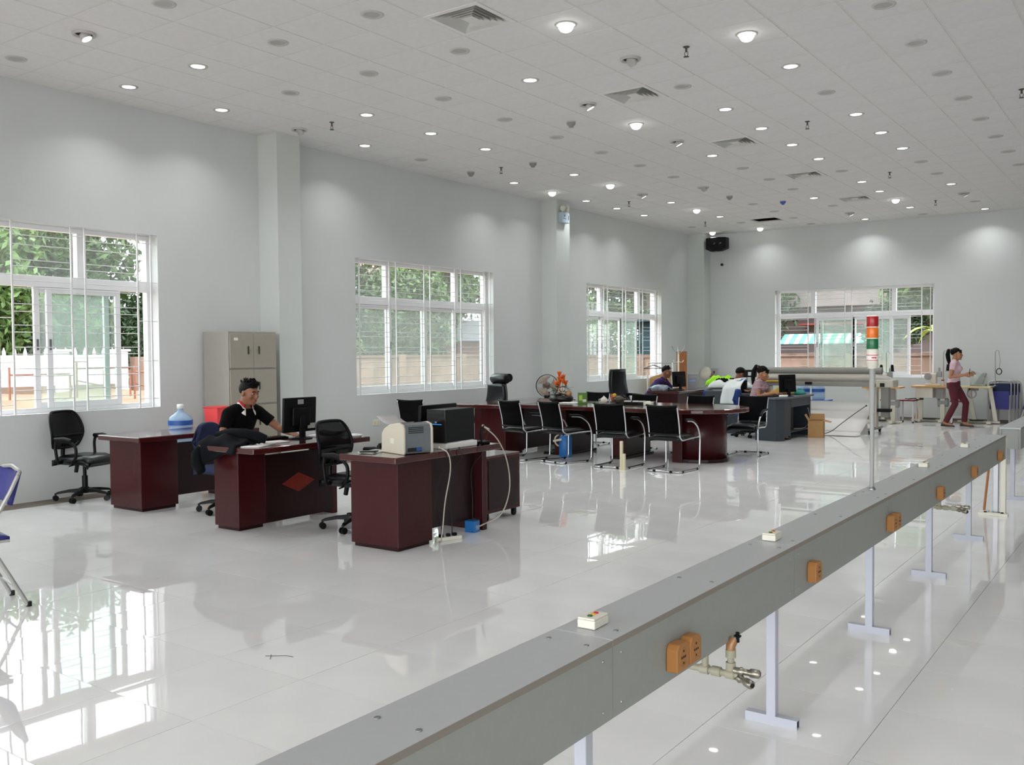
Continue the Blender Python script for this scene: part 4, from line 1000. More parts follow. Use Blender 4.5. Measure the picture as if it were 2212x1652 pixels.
def fold_chair(label, loc, rz, lean=0, folded=False, seat='blue_vinyl', group=None):
    t = thing('folding_chair', label, 'chair', loc, R(rz), group)
    if not folded:
        for s in (-1, 1):
            m = MB(); m.tube([(s * .21, .2, .0), (s * .21, .02, .32), (s * .21, -.2, .72), (s * .2, -.25, .82)], .0125, 8); obj('front_leg', m, 'tube_grey', t)
            m = MB(); m.tube([(s * .185, -.3, .0), (s * .185, -.08, .43)], .0125, 8); obj('rear_leg', m, 'tube_grey', t)
            for q in ((s * .21, .2, 0), (s * .185, -.3, 0)):
                m = MB(); m.cyl(q, .0165, .03, 10); obj('foot_cap', m, 'dark_hole', t)
        m = MB(); m.tube([(-.2, -.25, .82), (-.19, -.262, .845), (0, -.268, .865), (.19, -.262, .845), (.2, -.25, .82)], .0125, 8, bend=.04); obj('top_rail', m, 'tube_grey', t)
        m = MB(); m.tube([(-.185, -.235, .127), (.185, -.235, .127)], .008, 6); obj('stretcher', m, 'tube_grey', t)
        m = MB(); m.tube([(-.21, .1, .18), (.21, .1, .18)], .008, 6); obj('stretcher', m, 'tube_grey', t)
        m = MB(); m.sheet(lambda u, v: ((u - .5) * .4, -.215 - .055 * v - .03 * math.cos((u - .5) * 3), .64 + .2 * v), 10, 6, .03); obj('backrest', m, seat, t)
        m = MB(); m.sheet(lambda u, v: ((u - .5) * (.38 - .03 * v), -.2 + .4 * v, .45 + .02 * min(1, min(u, 1 - u) * 6) ** .5 * min(1, min(v, 1 - v) * 6) ** .5), 10, 10, .03); st = obj('seat', m, seat, t)
        m = MB(); m.tube([(-.185, -.2, .425), (-.185, .18, .425), (.185, .18, .425), (.185, -.2, .425)], .01, 8, bend=.05); obj('seat_frame', m, 'tube_grey', st)
    else:
        Mx = Matrix.Rotation(lean, 4, 'X')
        f = lambda L: [Mx @ Vector(p) for p in L]
        for s in (-1, 1):
            m = MB(); m.tube(f([(s * .21, 0, .0), (s * .21, 0, .84)]), .0125, 8); obj('front_leg', m, 'tube_grey', t)
            m = MB(); m.tube(f([(s * .185, -.03, .02), (s * .185, -.03, .6)]), .0125, 8); obj('rear_leg', m, 'tube_grey', t)
        m = MB(); m.tube(f([(-.21, 0, .84), (-.19, 0, .9), (0, 0, .925), (.19, 0, .9), (.21, 0, .84)]), .0125, 8, bend=.05); obj('top_rail', m, 'tube_grey', t)
        m = MB(); m.box(-.19, .19, -.012, .014, .66, .85, Mx); obj('backrest', m, 'navy_fabric', t, .008)
        m = MB(); m.box(-.18, .18, -.055, -.035, .3, .68, Mx); obj('seat', m, seat, t, .008)
    return t
fold_chair('blue folding chair cut off by the picture edge', (-6.03, 2.69, 0), 168)
for k in range(4):
    fold_chair(['folded blue chair at the front of the stack leaning on the wall', 'folded chair second in the stack leaning on the wall', 'folded chair third in the stack leaning on the wall', 'folded chair last in the stack, against the wall'][k],
               (-2.93 + .05 * k, 21.5 + .085 * k, .0), 6, R(-15), True, group='folded chairs on the back wall')
fold_chair('folded blue chair leaning apart by the wall, seen over the second beam', (-2.45, 21.55, 0), -58, R(-14), True, group='folded chairs on the back wall')

# ------------------------------------------------------------------ things on the three desks
Z = DH
def monitor(name, label, loc, rz, w, h, base=True, cat='monitor', bezel='black_plastic', z0=.09, tilt=-4):   # screen faces local +y
    t = thing(name, label, cat, loc, R(rz))
    Mx = Matrix.Translation((0, 0, z0 + h / 2)) @ Matrix.Rotation(R(tilt), 4, 'X')
    m = MB(); m.box(-w / 2, w / 2, -.02, .012, -h / 2, h / 2, Mx); b_ = obj('housing', m, bezel, t, .006)
    m = MB(); m.box(-w / 2 + .016, w / 2 - .016, .0122, .0135, -h / 2 + .02, h / 2 - .016, Mx); obj('screen', m, 'screen_off', t)
    m = MB(); m.box(-w * .27, w * .27, -.05, -.02, -h * .32, h * .22, Mx); obj('rear_bulge', m, bezel, b_, .012)
    if base:
        m = MB(); m.box(-.03, .03, -.06, -.03, .01, z0 + h * .45); obj('stand', m, bezel, t, .006)
        m = MB(); m.lathe([(.11, 0), (.11, .008), (.06, .016), (.03, .018)], (0, -.02, 0), 20, sx=1.1, sy=.85); obj('foot', m, bezel, t)
    return t, Mx
t, Mx = monitor('monitor', 'black monitor seen from behind on the desk of the man in black', (-6.74, 6.01, Z), 90 - 2, .385, .325, tilt=3, z0=.065)
m = MB(); m.box(-.035, .035, -.0225, -.0205, .10, .145, Mx); obj('logo_plate', m, 'machine_grey', t, .002)
m = MB(); m.box(.09, .18, -.0225, -.0205, -.135, -.085, Mx); obj('rating_label', m, 'paper_grey', t)
def keyboard(label, loc, rz, s=1):
    t = thing('keyboard', label, 'keyboard', loc, R(rz)); m = MB(); m.box(-.22, .22, -.07, .07, 0, .018); obj('case', m, 'black_plastic', t, .004)
    m = MB()
    for i in range(15):
        for j in range(5): m.box(-.205 + i * .0275, -.205 + i * .0275 + .023, -.058 + j * .024, -.058 + j * .024 + .019, .0185, .024)
    obj('key_rows', m, 'black_gloss', t, kind='stuff')
keyboard('black keyboard lying before the man in black', (-6.93, 5.76, Z), 88)
def sheet_(name, label, cat, loc, rz, w, d, mtl='paper', h=.004, curl=.0, group=None):
    t = thing(name, label, cat, loc, R(rz), group); m = MB()
    m.sheet(lambda u, v: ((u - .5) * w, (v - .5) * d, h + curl * (abs(u - .5) * 2) ** 2), 6, 4, max(h - .0005, .001)); obj('sheet', m, mtl, t); return t
sheet_('paper', 'white papers lying before the jacket on the desk corner', 'paper', (-6.52, 5.33, Z), 20, .2, .28, h=.008)
sheet_('notebook', 'open white notebook by the keyboard of the man in black', 'notebook', (-6.62, 5.62, Z), -8, .15, .2, h=.012)
t = thing('charger_cable', 'pale looped cable on the papers at the desk corner', 'cable', (-6.48, 5.42, Z + .009))
m = MB(); m.tube([(-.03, -.1, .004), (.03, -.08, .004), (.05, 0, .004), (.01, .06, .004), (-.04, .02, .004), (0, -.05, .008), (.04, -.02, .008), (.03, .1, .004)], .0035, 6); obj('cable', m, 'cable_grey', t)
sheet_('paper', 'loose white papers on the far end of the inlay desk', 'paper', (-6.72, 6.34, Z), 12, .21, .3, h=.02)
sheet_('folder', 'dark folder lying crooked on the papers of the inlay desk', 'folder', (-6.6, 6.3, Z + .02), 35, .22, .3, 'black_plastic', h=.02, curl=.02)
t = thing('white_tray', 'small white round tray at the far end of the inlay desk', 'tray', (-6.42, 6.42, Z))
m = MB(); m.lathe([(.06, 0), (.075, .01), (.08, .022), (.074, .022), (.058, .008)], n=20); obj('dish', m, 'cap_white', t)
m = MB(); m.lathe([(.035, .009), (.03, .03), (0, .033)], n=14); obj('lid', m, 'cap_white', t)
# jacket thrown over the near corner of the desk
t = thing('jacket', 'black jacket thrown over the corner of the inlay desk', 'jacket', (-6.9, 5.17, Z)); t.scale = (.78, .8, .85)
def jk(u, v):
    x = -.16 + .62 * u; fold = .025 * math.sin(11 * u + 4 * v) + .018 * math.sin(17 * v + 5 * u)
    y = -.1 + .38 * v
    hgt = .05 + .045 * math.sin(PI * min(1, v * 1.1)) + fold
    edge = max(0, .06 - u) * 4; hgt *= 1 - .5 * (2 * u - 1) ** 4
    if v < .3: k = (.3 - v) / .3; hgt = .05 + fold * .6 - k * (.30 * (1 - .8 * u) + .02 * math.sin(9 * u)); y = -.1 + .38 * .3 - .5 * .11 - .03 * k - .02 * math.sin(8 * u)
    return (x - .1 * (1 - v) * (1 - u), y, hgt)
m = MB(); m.sheet(jk, 26, 22, .03); obj('body', m, 'cloth_jacket', t)
m = MB(); m.tube([(-.1, .12, .08), (.08, .16, .11), (.3, .18, .11), (.46, .24, .09), (.52, .3, .06)], [.05, .06, .065, .055, .045], 12); obj('sleeve', m, 'cloth_jacket', t)
m = MB(); m.tube([(-.2, .0, -.02), (-.22, -.07, -.1), (-.17, -.1, -.2), (-.1, -.1, -.27)], [.05, .065, .07, .05], 12); obj('hood', m, 'cloth_jacket', t)
# water bottle on a small stand, red bin
t = thing('water_jug', 'blue water cooler bottle with white cap by the window wall', 'bottle', (-9.28, 6.5, .5))
m = MB(); m.lathe([(.12, 0), (.134, .02), (.136, .1), (.128, .115), (.136, .13), (.136, .22), (.128, .235), (.136, .25), (.135, .3), (.12, .345), (.075, .38), (.034, .41), (.03, .45)], n=24); b_ = obj('bottle', m, 'jug_blue', t)
m = MB(); m.lathe([(.1372, .255), (.1372, .31)], n=24, caps=False); obj('label', m, 'jug_label', b_)
m = MB(); m.lathe([(.03, .44), (.038, .445), (.038, .485), (.03, .492)], n=16); obj('cap', m, 'cap_white', t)
t = thing('stand', 'white stand under the blue water bottle', 'stand', (-9.28, 6.5, 0))
m = MB(); m.box(-.16, .16, -.16, .16, .06, .5); obj('body', m, 'cap_white', t, .01)
for x in (-.13, .13):
    for y in (-.13, .13):
        m = MB(); m.cyl((x, y, 0), .018, .06, 8); obj('leg', m, 'black_plastic', t)
t = thing('red_bin', 'bright red plastic bin on a carton beside the filing cabinet', 'bin', (-9.3, 7.03, .5), R(8))
m = MB(); m.loft([[(-.09, -.1, 0), (.09, -.1, 0), (.09, .1, 0), (-.09, .1, 0)], [(-.11, -.12, .43), (.11, -.12, .43), (.11, .12, .43), (-.11, .12, .43)]], False); obj('body', m, 'folder_red', t, .01)
m = MB(); m.tube([(-.112, -.122, .43), (.112, -.122, .43), (.112, .122, .43), (-.112, .122, .43)], .008, 6, closed=True); obj('rim', m, 'folder_red', t)
t = thing('carton', 'brown carton under the red bin', 'box', (-9.3, 7.03, 0), R(8))
m = MB(); m.box(-.16, .16, -.16, .16, 0, .499); obj('box', m, 'cardboard', t, .004); m = MB(); m.box(-.025, .025, -.161, .161, .4985, .5); obj('tape', m, 'pipe_cream', t)
# filing cabinet
t = thing('filing_cabinet', 'tall beige grey steel filing cabinet with double doors against the column', 'cabinet', (-9.91, 7.29, 0))
m = MB(); m.box(0, .49, 0, .74, .03, 1.84); obj('carcass', m, 'cabinet_grey', t, .004)
m = MB(); m.box(.02, .47, .02, .72, 0, .03); obj('plinth', m, 'cabinet_grey', t)
for k in range(4):
    z0 = .05 + k * .446; z1 = z0 + .425
    for d in (0, 1):
        y0 = .012 + d * .36; m = MB(); m.box(.491, .508, y0, y0 + .356, z0, z1); dr = obj('door', m, 'cabinet_door', t, .004)
        y = .285 if d == 0 else .45
        m = MB(); m.box(.508, .52, y - .008, y + .008, z0 + .17, z0 + .27); obj('handle', m, 'handle_dark', dr, .003)
        y = .325 if d == 0 else .415
        m = MB(); m.lathe([(.009, 0), (.009, .004), (.004, .005)], n=10, Mx=Matrix.Translation((.508, y, z0 + .22)) @ Matrix.Rotation(R(90), 4, 'Y')); obj('lock', m, 'steel', dr)
        if k == 3 and d == 0:
            m = MB(); m.box(.508, .5092, .07, .13, z1 - .085, z1 - .05); obj('sticker', m, 'paper', dr)
# printer on the third desk
t = thing('laser_printer', 'cream laser printer with grey back and paper in its tray', 'printer', (-5.03, 5.62, Z + .001), R(-16))
# (local x = across the feed, y = towards the far side of the desk)
def yz_prism(poly, x0, x1):
    m = MB(); m.prism(poly, x0, x1, Matrix(((0, 0, 1, 0), (1, 0, 0, 0), (0, 1, 0, 0), (0, 0, 0, 1)))); return m
def xz_prism(poly, y0, y1):
    m = MB(); m.prism(poly, -y1, -y0, Matrix(((1, 0, 0, 0), (0, 0, -1, 0), (0, 1, 0, 0), (0, 0, 0, 1)))); return m
side = [(-.17, 0), (.165, 0), (.17, .02), (.17, .2), (.155, .235), (.1, .25), (-.04, .232), (-.13, .19), (-.165, .15)]
for y0, y1 in ((-.14, -.12), (.12, .14)): obj('side_cover', xz_prism(side, y0, y1), 'printer_cream', t, .006)
obj('body', xz_prism([(a * .955, b_ * .965 + .004) for a, b_ in side], -.12, .12), 'printer_grey', t, .004)
m = MB(); m.box(-.03, .03, -.1415, -.14, .08, .12); obj('side_hatch', m, 'ivory', t)
for k in range(4):
    m = MB(); m.box(.163, .1655, -.09, .05, .165 + k * .014, .171 + k * .014); obj('vent_slot', m, 'dark_hole', t)
m = MB(); m.box(.162, .167, -.1, .03, .02, .05); obj('rear_port', m, 'dark_hole', t); m = MB(); m.box(.162, .168, -.02, .03, .025, .048); obj('rear_plug', m, 'jug_label', t)
m = MB(); m.sheet(lambda u, v: (-.05 - .26 * u, -.1 + .2 * v, .236 + .045 * u - .03 * math.sin(PI * u)), 8, 4, .003); obj('paper_sheet', m, 'paper_grey', t)
# computer tower on a foam slab
t = thing('foam_slab', 'white foam packing slab under the computer tower', 'slab', (-4.99, 6.15, Z)); pl = [(-.115, -.205), (.105, -.205), (.11, .205), (-.115, .21)]
m = MB(); m.prism(pl, 0, .05); obj('slab', m, 'foam', t, .01); m = MB(); m.box(-.1, .09, -.18, .18, .05, .054); obj('raised_pad', m, 'foam', t)
def tower(label, loc, rz, w, d, h, mtl, dark=True):
    t = thing('computer_tower', label, 'computer', loc, R(rz))       # front faces local -y
    m = MB(); m.box(-w / 2, w / 2, -d / 2 + .02, d / 2, .002, h); obj('case', m, mtl, t, .003)
    m = MB(); m.box(-w / 2 - .002, w / 2 + .002, -d / 2, -d / 2 + .02, 0, h + .002); f_ = obj('front_panel', m, 'black_gloss' if dark else 'pc_beige', t, .005)
    m = MB(); m.box(-w / 2 + .02, w / 2 - .02, -d / 2 - .003, -d / 2, h * .78, h * .88); obj('drive_bay', m, 'dark_hole' if dark else 'machine_grey', f_)
    m = MB(); m.cyl((0, -d / 2 - .003, h * .62), .009, .003, 12, axis='y'); obj('power_button', m, 'steel', f_)
    m = MB(); m.box(-w * .3, w * .3, -d / 2 - .004, -d / 2, h * .55, h * .565); obj('light_strip', m, 'led_blue', f_)
    for k in range(5):
        m = MB(); m.box(w / 2, w / 2 + .001, d * .02, d * .28, h * .3 + k * .02, h * .3 + k * .02 + .008); obj('vent_slot', m, 'dark_hole', t)
tower('black computer tower with blue light on the foam slab', (-4.99, 6.13, Z + .055), 3, .19, .42, .272, 'pc_black')
t, Mx = monitor('monitor', 'black widescreen monitor turned away behind the computer tower', (-5.2, 6.2, Z), 92, .5, .3, z0=.055, tilt=3)
t = thing('phone_handset', 'black phone handset lying behind the printer', 'phone', (-5.38, 5.78, Z), R(30))
m = MB(); m.tube([(-.08, 0, .02), (-.05, 0, .035), (.05, 0, .035), (.08, 0, .02)], [.022, .014, .014, .022], 10); obj('handle', m, 'black_plastic', t)
for x in (-.08, .08):
    m = MB(); m.lathe([(.022, 0), (.024, .02), (.018, .028)], (x, 0, 0), 12); obj('ear_cup', m, 'black_plastic', t)
sheet_('paper', 'white papers lying by the front edge under the printer side', 'paper', (-5.3, 5.52, Z), 5, .15, .24, h=.005)
sheet_('notebook', 'black notebook lying between printer and desk corner', 'notebook', (-5.28, 5.44, Z + .006), 28, .13, .1, 'black_plastic', h=.008)
sheet_('notebook', 'dark notebook by the far end of the printer desk', 'notebook', (-4.97, 6.48, Z), 8, .16, .14, 'black_plastic', h=.025)
t = thing('cable_bundle', 'black plugs and cables hanging behind the computer tower', 'cable', (-4.86, 6.42, Z))
m = MB(); m.tube([(-.03, 0, .006), (-.02, -.01, .12), (.0, 0, .17)], [.008, .012, .008], 8); obj('plug', m, 'black_plastic', t)
m = MB(); m.tube([(-.02, -.01, .1), (.03, .05, .14), (.01, .02, .05), (-.03, -.04, .03)], .004, 6); obj('cable', m, 'cable_black', t)
m = MB(); m.tube([(.0, .0, .16), (.02, .06, .13)], .006, 6); obj('white_plug', m, 'ivory', t)
def hang(name, label, pts, r_, mtl):
    t = thing(name, label, 'cable', pts[0]); m = MB(); o = Vector(pts[0])
    P_ = [Vector(p) - o for p in pts]; Q = []
    for i in range(len(P_) - 1):
        a, b_, c, d = P_[max(i - 1, 0)], P_[i], P_[i + 1], P_[min(i + 2, len(P_) - 1)]
        for k in range(6):
            tt = k / 6; Q.append(.5 * ((2 * b_) + (-a + c) * tt + (2 * a - 5 * b_ + 4 * c - d) * tt ** 2 + (-a + 3 * b_ - 3 * c + d) * tt ** 3))
    m.tube(Q + [P_[-1]], r_, 6); obj('cable', m, mtl, t)
    m = MB(); m.ell((0, 0, 0), r_ * 2.2, 8, 6); obj('plug', m, mtl, t)
hang('cable', 'pale cable falling from the printer to the floor', [(-4.83, 5.78, .79), (-4.77, 5.82, .74), (-4.765, 5.84, .6), (-4.79, 5.8, .35), (-4.8, 5.78, .15), (-4.84, 5.8, .02), (-4.95, 5.9, .006)], .0055, 'cable_grey')
hang('cable', 'pale cable arching from the tower to the floor', [(-4.87, 6.42, .92), (-4.79, 6.52, .8), (-4.76, 6.62, .6), (-4.75, 6.64, .35), (-4.78, 6.55, .14), (-4.88, 6.42, .06), (-4.98, 6.4, .006)], .0055, 'cable_grey')
for k, (y, lb) in enumerate(((5.88, 'thin black cable down the desk back, beside the pale printer cable'), (6.02, 'thin black cable down the middle of the desk back'), (6.3, 'thin black cable down the desk back under the tower'))):
    hang('cable', lb, [(-4.815, y, .765), (-4.795, y + .01, .7), (-4.93, y + .03, .55), (-4.96, y + .02 + .03 * k, .3), (-4.94, y + .05, .12), (-4.92, y + .02, .006)], .004, 'cable_black')
t = thing('power_strip', 'white power strip with plugs on the floor behind the printer desk', 'power strip', (-4.9, 5.97, 0), R(70))
m = MB(); m.box(-.12, .12, -.025, .025, 0, .03); obj('body', m, 'ivory', t, .004)
for x in (-.07, 0, .06):
    m = MB(); m.box(x - .016, x + .016, -.016, .016, .03, .055); obj('plug', m, 'black_plastic', t, .004)
t = thing('small_box', 'small blue carton on the floor under the printer desk', 'box', (-4.95, 6.36, 0), R(10)); m = MB(); m.box(-.05, .05, -.045, .045, 0, .1); obj('box', m, 'thermos_blue', t, .003); m = MB(); m.box(.0505, .052, -.03, .03, .02, .06); obj('label', m, 'jug_blue', t)
# scraps on the floor
t = thing('wire_scrap', 'scrap of thin black wire lying on the white floor', 'scrap', (-3.76, 3.14, .001)); m = MB(); m.tube([(-.03, -.01, .002), (0, 0, .005), (.06, .05, .004), (.1, .06, .002)], .0014, 5); obj('strand', m, 'cable_black', t)
m = MB(); m.tube([(-.02, .02, .003), (0, 0, .005), (.03, -.03, .002)], .0014, 5); obj('strand', m, 'cable_black', t)

# ------------------------------------------------------------------ on and around the meeting table
ZT2 = DH + .006
t = thing('flower_arrangement', 'orange flower arrangement in a black pot on the meeting table', 'flowers', (-7.95, 12.55, ZT2)); t.scale = (1.12,) * 3
m = MB(); m.lathe([(.11, 0), (.15, .02), (.16, .06), (.13, .1), (.1, .115)], n=18, sx=1.15); obj('pot', m, 'pot_black', t)
m = MB()
for k in range(60):
    a = rnd.uniform(0, 6.28); r_ = rnd.uniform(.02, .13); z = rnd.uniform(.1, .22); c, s_ = math.cos(a), math.sin(a)
    m.sheet(lambda u, v: (c * (r_ + .06 * u) - s_ * (v - .5) * .04 * math.sin(PI * (u * .8 + .1)), s_ * (r_ + .06 * u) + c * (v - .5) * .04 * math.sin(PI * (u * .8 + .1)), z + .04 * u - .03 * u * u), 2, 2, .002)
obj('leaf_cluster', m, 'leaf_dark', t, kind='stuff')
for k, (x, y, z) in enumerate([(-.03, 0, .40), (.03, .01, .36), (0, -.04, .33), (-.05, .03, .32), (.05, -.03, .30), (.0, .05, .34), (-.02, -.02, .27), (.05, .04, .27), (-.06, -.03, .26)]):
    m = MB()
    for j in range(7):
        a = j * .9 + k; c, s_ = math.cos(a), math.sin(a); m.sheet(lambda u, v: (x + c * .035 * u - s_ * (v - .5) * .03 * math.sin(PI * (.15 + u * .7)), y + s_ * .035 * u + c * (v - .5) * .03 * math.sin(PI * (.15 + u * .7)), z - .04 + .075 * u), 3, 2, .002)
    m.tube([(x * .5, y * .5, .1), (x, y, z - .03)], .003, 5); obj('flower', m, 'flower_orange', t)
m = MB(); m.ell((.14, -.03, .12), (.05, .04, .05), 12, 8); obj('wooden_knob', m, 'valve_tan', t)
t = thing('tea_box', 'upright green tea box on the meeting table', 'box', (-7.38, 12.26, ZT2), R(25))
m = MB(); m.box(-.07, .07, -.04, .04, 0, .17); obj('box', m, 'card_green', t, .003); m = MB(); m.box(-.05, .0, -.0415, -.04, .05, .13); obj('printed_panel', m, 'card_lime', t); m = MB(); m.box(.005, .06, -.0415, -.04, .03, .07); obj('pale_print', m, 'teapot', t)
sheet_('paper', 'white papers beside the flower pot on the meeting table', 'paper', (-7.62, 12.3, ZT2), 10, .32, .22, h=.012)
t = thing('teapot', 'small pale glazed teapot on the meeting table', 'teapot', (-7.12, 12.46, ZT2)); m = MB(); m.lathe([(.04, 0), (.055, .02), (.06, .05), (.045, .08), (.03, .09)], n=18); obj('body', m, 'teapot', t)
m = MB(); m.lathe([(.03, .09), (.025, .1), (.008, .105), (.01, .115), (0, .12)], n=14); obj('lid', m, 'teapot', t); m = MB(); m.tube([(.05, 0, .035), (.08, 0, .06), (.095, 0, .085)], [.014, .01, .007], 8); obj('spout', m, 'teapot', t); m = MB(); m.tube([(-.055, 0, .07), (-.09, 0, .06), (-.085, 0, .03), (-.055, 0, .025)], .006, 6); obj('handle', m, 'teapot', t)
t = thing('clay_teapot', 'round dark clay teapot with a yellow cloth on its lid', 'teapot', (-6.94, 12.6, ZT2)); m = MB(); m.lathe([(.05, 0), (.085, .03), (.09, .07), (.06, .105), (.03, .115)], n=18); obj('body', m, 'jar_brown', t)
m = MB(); m.ell((-.05, -.04, .12), (.035, .03, .035), 10, 7); obj('cloth', m, 'yellow_cloth', t); m = MB(); m.tube([(.08, 0, .05), (.12, 0, .08)], [.014, .008], 8); obj('spout', m, 'jar_brown', t); m = MB(); m.ell((-.09, -.05, .09), (.02, .02, .06), 8, 6); obj('cup_rim', m, 'cloth_coral', t)
t = thing('tea_tray', 'long black tea tray on the meeting table', 'tray', (-6.6, 12.5, ZT2), R(6)); m = MB(); m.box(-.26, .26, -.14, .14, 0, .03); obj('base', m, 'black_gloss', t, .006); m = MB(); m.tube([(-.26, -.14, .034), (.26, -.14, .034), (.26, .14, .034), (-.26, .14, .034)], .008, 6, closed=True); obj('rim', m, 'black_gloss', t)
for k, x in enumerate((-.12, .02, .13)):
    t = thing('cigarette_box', ['small white box at one end of the black tea tray', 'small white box in the middle of the black tea tray', 'small grey white box at the other end of the tea tray'][k], 'box', (-6.6 + x, 12.48, ZT2 + .031), R(8 + 5 * k)); m = MB(); m.box(-.045, .045, -.03, .03, 0, .024); obj('box', m, 'ivory', t, .002); m = MB(); m.box(-.046, .046, -.031, -.01, .012, .0245); obj('flap', m, 'teapot', t)
t = thing('napkin_box', 'square white napkin box near the middle of the meeting table', 'box', (-6.28, 12.3, ZT2), R(10)); m = MB(); m.box(-.06, .06, -.06, .06, 0, .05); obj('box', m, 'ivory', t, .005); m = MB(); m.box(-.03, .03, -.006, .006, .05, .065); obj('napkin', m, 'paper', t)
t = thing('pen', 'dark pen standing slanted among the tea things', 'pen', (-6.95, 12.78, ZT2)); m = MB(); m.tube([(.08, 0, .02), (-.02, .0, .2)], .009, 8); obj('barrel', m, 'black_plastic', t); m = MB(); m.lathe([(.03, 0), (.035, .06), (.032, .06)], (.06, 0, 0), 12); obj('cup', m, 'black_plastic', t)
t = thing('thermos', 'blue thermos flask with cream handle on the floor under the table edge', 'thermos', (-7.33, 11.68, 0)); m = MB(); m.lathe([(.09, 0), (.095, .01), (.095, .29), (.07, .33)], n=20); obj('body', m, 'thermos_blue', t)
m = MB(); m.lathe([(.075, .325), (.075, .35), (.05, .37), (0, .375)], n=18); obj('lid', m, 'thermos_cream', t); m = MB(); m.tube([(-.1, -.02, .33), (-.16, -.04, .29), (-.15, -.05, .2), (-.1, -.03, .16)], .012, 8, bend=.04); m.box(-.1, .05, -.104, -.094, .25, .28, Matrix.Rotation(R(-12), 4, 'Y')); obj('handle', m, 'thermos_cream', t)
t = thing('slippers', 'dark slippers lying on the floor beside the executive desk', 'slippers', (-7.78, 12.0, 0), R(30))
for y in (-.07, .07):
    m = MB(); m.sheet(lambda u, v: (-.12 + .24 * u, y + (v - .5) * .09 * math.sin(PI * (.15 + .7 * u)), .02), 8, 4, .018); s_ = obj('sole', m, 'black_plastic', t); m = MB(); m.sheet(lambda u, v: (.0 + .08 * u, y + (v - .5) * .095, .022 + .04 * math.sin(PI * v)), 3, 6, .006); obj('strap', m, 'leaf_dark', s_)
for k, (x, y, h_) in enumerate(((-5.90, 10.78, .38), (-5.84, 10.74, .22))):
    t = thing('floor_conduit', ['taller cream conduit stub rising from the floor before the meeting table', 'shorter cream conduit stub rising from the floor'][k], 'pipe', (x, y, 0)); m = MB(); m.box(-.018, .018, -.018, .018, 0, h_); obj('pipe', m, 'pipe_cream', t, .004); m = MB(); m.box(-.024, .024, -.024, .024, 0, .012); obj('collar', m, 'pipe_cream', t)
# standing fan
t = thing('standing_fan', 'round brown standing fan behind the executive desk', 'fan', (-9.28, 14.15, 0), R(40)); m = MB(); m.lathe([(.18, 0), (.18, .02), (.06, .04), (.02, .05)], n=18); obj('base', m, 'fan_brown', t); m = MB(); m.cyl((0, 0, .04), .013, .8, 10); obj('pole', m, 'steel', t)
FM = Matrix.Translation((0, -.1, .95)) @ Matrix.Rotation(R(90), 4, 'X')
m = MB(); m.lathe([(.05, -.16), (.07, -.12), (.07, -.03), (.04, 0)], n=16, Mx=FM); obj('motor', m, 'fan_brown', t)
for z in (-.01, .05):
    m = MB(); m.tube([FM @ Vector((.2 * math.cos(a), .2 * math.sin(a), z)) for a in [k * PI / 14 for k in range(28)]], .005, 6, closed=True); obj('guard_ring', m, 'black_plastic', t)
m = MB()
for k in range(24):
    a = k * PI / 12; m.tube([FM @ Vector((.05 * math.cos(a), .05 * math.sin(a), .07)), FM @ Vector((.14 * math.cos(a), .14 * math.sin(a), .07)), FM @ Vector((.2 * math.cos(a), .2 * math.sin(a), .05))], .0012, 4)
obj('guard_wires', m, 'steel', t, kind='stuff')
for k in range(3):
    a = k * 2.1; m = MB(); m.sheet(lambda u, v: FM @ Vector((math.cos(a + (v - .5) * 1.3 * (.4 + u)) * (.03 + .15 * u), math.sin(a + (v - .5) * 1.3 * (.4 + u)) * (.03 + .15 * u), .02 + .04 * (v - .5))), 4, 4, .003); obj('blade', m, 'fan_blade', t)
m = MB(); m.lathe([(.04, .05), (.03, .075), (0, .08)], n=14, Mx=FM); obj('hub_cap', m, 'fan_brown', t); m = MB(); m.box(-.05, .05, -.12, -.04, .72, .84); obj('control_box', m, 'black_plastic', t, .01)

